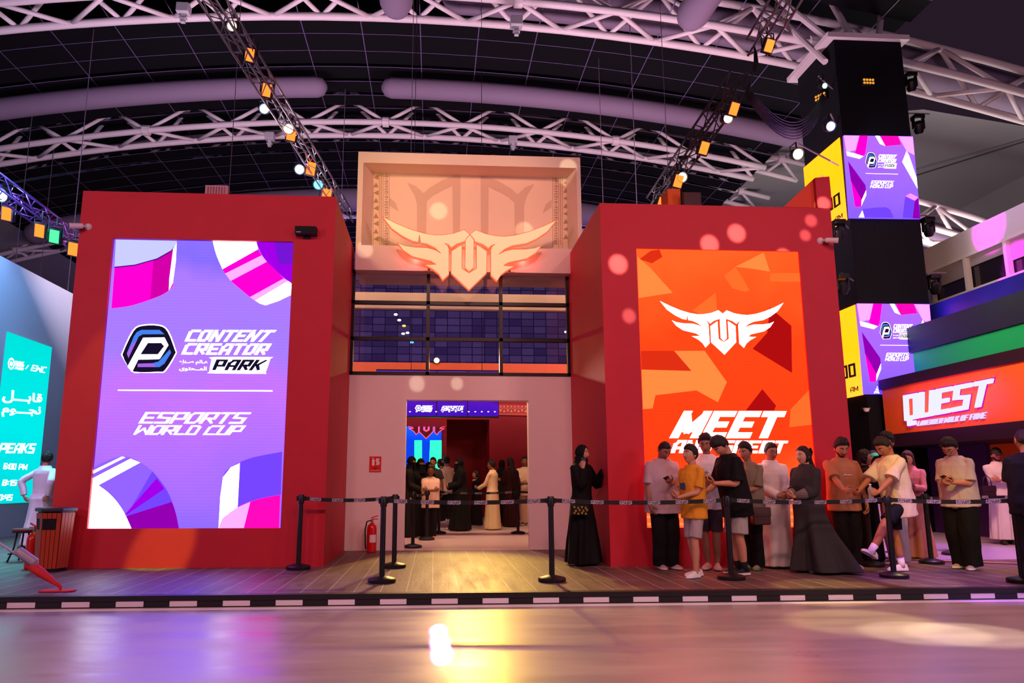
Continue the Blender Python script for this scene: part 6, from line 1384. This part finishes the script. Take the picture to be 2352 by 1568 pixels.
# ------------------------------------------------------------------ families waiting inside the hall
ND = dict(near=False)
i1 = person('veiled woman in dark hooded jacket at the left door jamb', 941, 1233, 1.0, ty=1048, face=70, sk=(176, 120, 90), hood=('niqab', (18, 17, 18)), fem=1, armL='clasp', armR='clasp', fat=1.15, robe=dict(c=(30, 28, 28), base=(.25, .2), sr=.07), **ND)
i2 = person('veiled woman in black between the door jamb and the girl in polo shirt', 963, 1233, 1.0, ty=1053, face=35, sk=(186, 130, 98), hood=('niqab', (16, 15, 16)), fem=1, robe=dict(c=(17, 16, 17), base=(.24, .2)), **ND)
i3 = person('girl in cream polo shirt and headband with folded arms inside the doorway', 988, 1236, 1.0, ty=1070, face=2, sk=(140, 90, 58), fem=1, chub=1, fat=1.15, band=(150, 140, 140), armL='cross', armR='cross', top=dict(c=(236, 204, 176), hem=.42, slv=.85, name='polo_shirt'), bottom=dict(c=(22, 20, 22), r=.09, r1=.08), shoes=(200, 110, 80), **ND)
i4 = person('woman in black headscarf behind the girl in polo shirt', 982, 1216, 1.0, ty=1061, face=40, sk=(176, 120, 92), hood=('hijab', (18, 17, 18)), fem=1, robe=dict(c=(18, 17, 18), base=(.2, .17)), **ND)
i5 = person('man with short hair in front of the blue screen, mostly hidden', 994, 1207, 1.0, ty=1051, face=-20, sk=(170, 116, 88), top=dict(c=(60, 56, 60)), bottom=dict(c=(24, 22, 24)), **ND)
i6 = person('man in white T-shirt with back half turned inside the hall', 1012, 1201, 1.0, ty=1055, face=-125, sk=(166, 112, 82), cap=(150, 140, 140), armL='hang', armR='phone_low', beard=1, top=dict(c=(240, 214, 196), hem=.45, slv=.9, loose=.026), bottom=dict(c=(24, 22, 24), r=.09, r1=.08), **ND)
i7 = person('man in white shirt behind the capped man in the hall', 1025, 1198, 1.0, ty=1049, face=-150, sk=(170, 116, 88), top=dict(c=(236, 208, 190), hem=.45), bottom=dict(c=(30, 28, 30)), **ND)
i8 = person('tall fully veiled woman in black in the centre of the doorway', 1056, 1219, 1.0, ty=1052, face=-78, sk=(176, 122, 92), hood=('niqab', (17, 16, 17)), fem=1, fat=1.22, armL='hold', armR='hold', robe=dict(c=(18, 17, 18), base=(.26, .24), sr=.08, sr0=.075, fold=.07), shoes=(220, 200, 190), **ND)
i9 = person('girl in black dress with cream panel and white hairband in the hall', 1094, 1207, 1.0, ty=1081, face=-80, sk=(166, 108, 74), hair='long', hc=(28, 20, 18), fem=1, band=(236, 224, 210), armL='hold', armR='hold', robe=dict(c=(24, 22, 24), base=(.19, .17), fold=.06), **ND)
obj('cream_panel', MB().loft([[v3(.03+w_*math.cos(a), y_, z_) for a in (R(-90+18*k) for k in range(11))] for w_, y_, z_ in ((.10, .01, .75), (.135, .03, .45), (.18, .06, .10))], 0, cap=False, closed=False), cloth((214, 178, 110)), i9['root'], smooth=True)
obj('scarf', MB().tube([i9['tz']((.05*math.cos(a), .005+.06*math.sin(a), .83)) for a in (2*math.pi*k/14 for k in range(15))], .022, 8), cloth((222, 190, 90)), i9['root'], smooth=True)
i10 = person('boy in cream robe seen from behind in the middle of the hall', 1131, 1217, 1.0, ty=1057, face=-115, sk=(160, 104, 72), armL='phone_low', armR='hang', robe=dict(c=(236, 208, 160), base=(.21, .2), fold=.05, nf=6, name='thobe'), shoes=(30, 26, 26), **ND)
i11 = person('woman in black headscarf just right of the boy in cream robe', 1153, 1203, 1.0, ty=1056, face=150, sk=(170, 116, 88), hood=('hijab', (16, 15, 16)), fem=1, robe=dict(c=(17, 16, 17), base=(.2, .18)), **ND)
i12 = person('woman with long loose hair in dark maroon robe, back to the camera', 1174, 1210, 1.0, ty=1052, face=-150, sk=(176, 118, 90), hair='long', hc=(26, 18, 17), fem=1, armL='phone', armR='hang', robe=dict(c=(52, 20, 20), base=(.23, .2), fold=.06), **ND)
w_ = at(1186, 1140, y=float(i12['M'].translation[1])-.2); bag('black shoulder bag of the woman in dark maroon robe', tuple(w_), R(20), (.2, .1, .22), (18, 16, 16), [(-.05, 0, .2), (-.1, .05, .5), (-.14, .08, .66)])
i13 = person('boy in white and grey T-shirt holding a blue phone at the right jamb', 1207, 1206, 1.0, ty=1049, face=-8, sk=(158, 104, 72), armR='phone_low', armL='hold', top=dict(c=(236, 206, 176), hem=.43, slv=.9, loose=.026), bottom=dict(c=(214, 176, 146), r=.085, r1=.08), shoes=(30, 26, 28), **ND)
obj('grey_panel', MB().loft([[i13['tz']((-.10+.0*q, .05, z_)), i13['tz']((-.045, .098, z_))] for z_ in (.45, .55, .65, .75, .8) for q in (0,)], 0, cap=False, closed=False), cloth((110, 104, 116)), i13['root'])
phone(i13, 1, 'pale blue phone of the boy at the right jamb', (120, 160, 210))
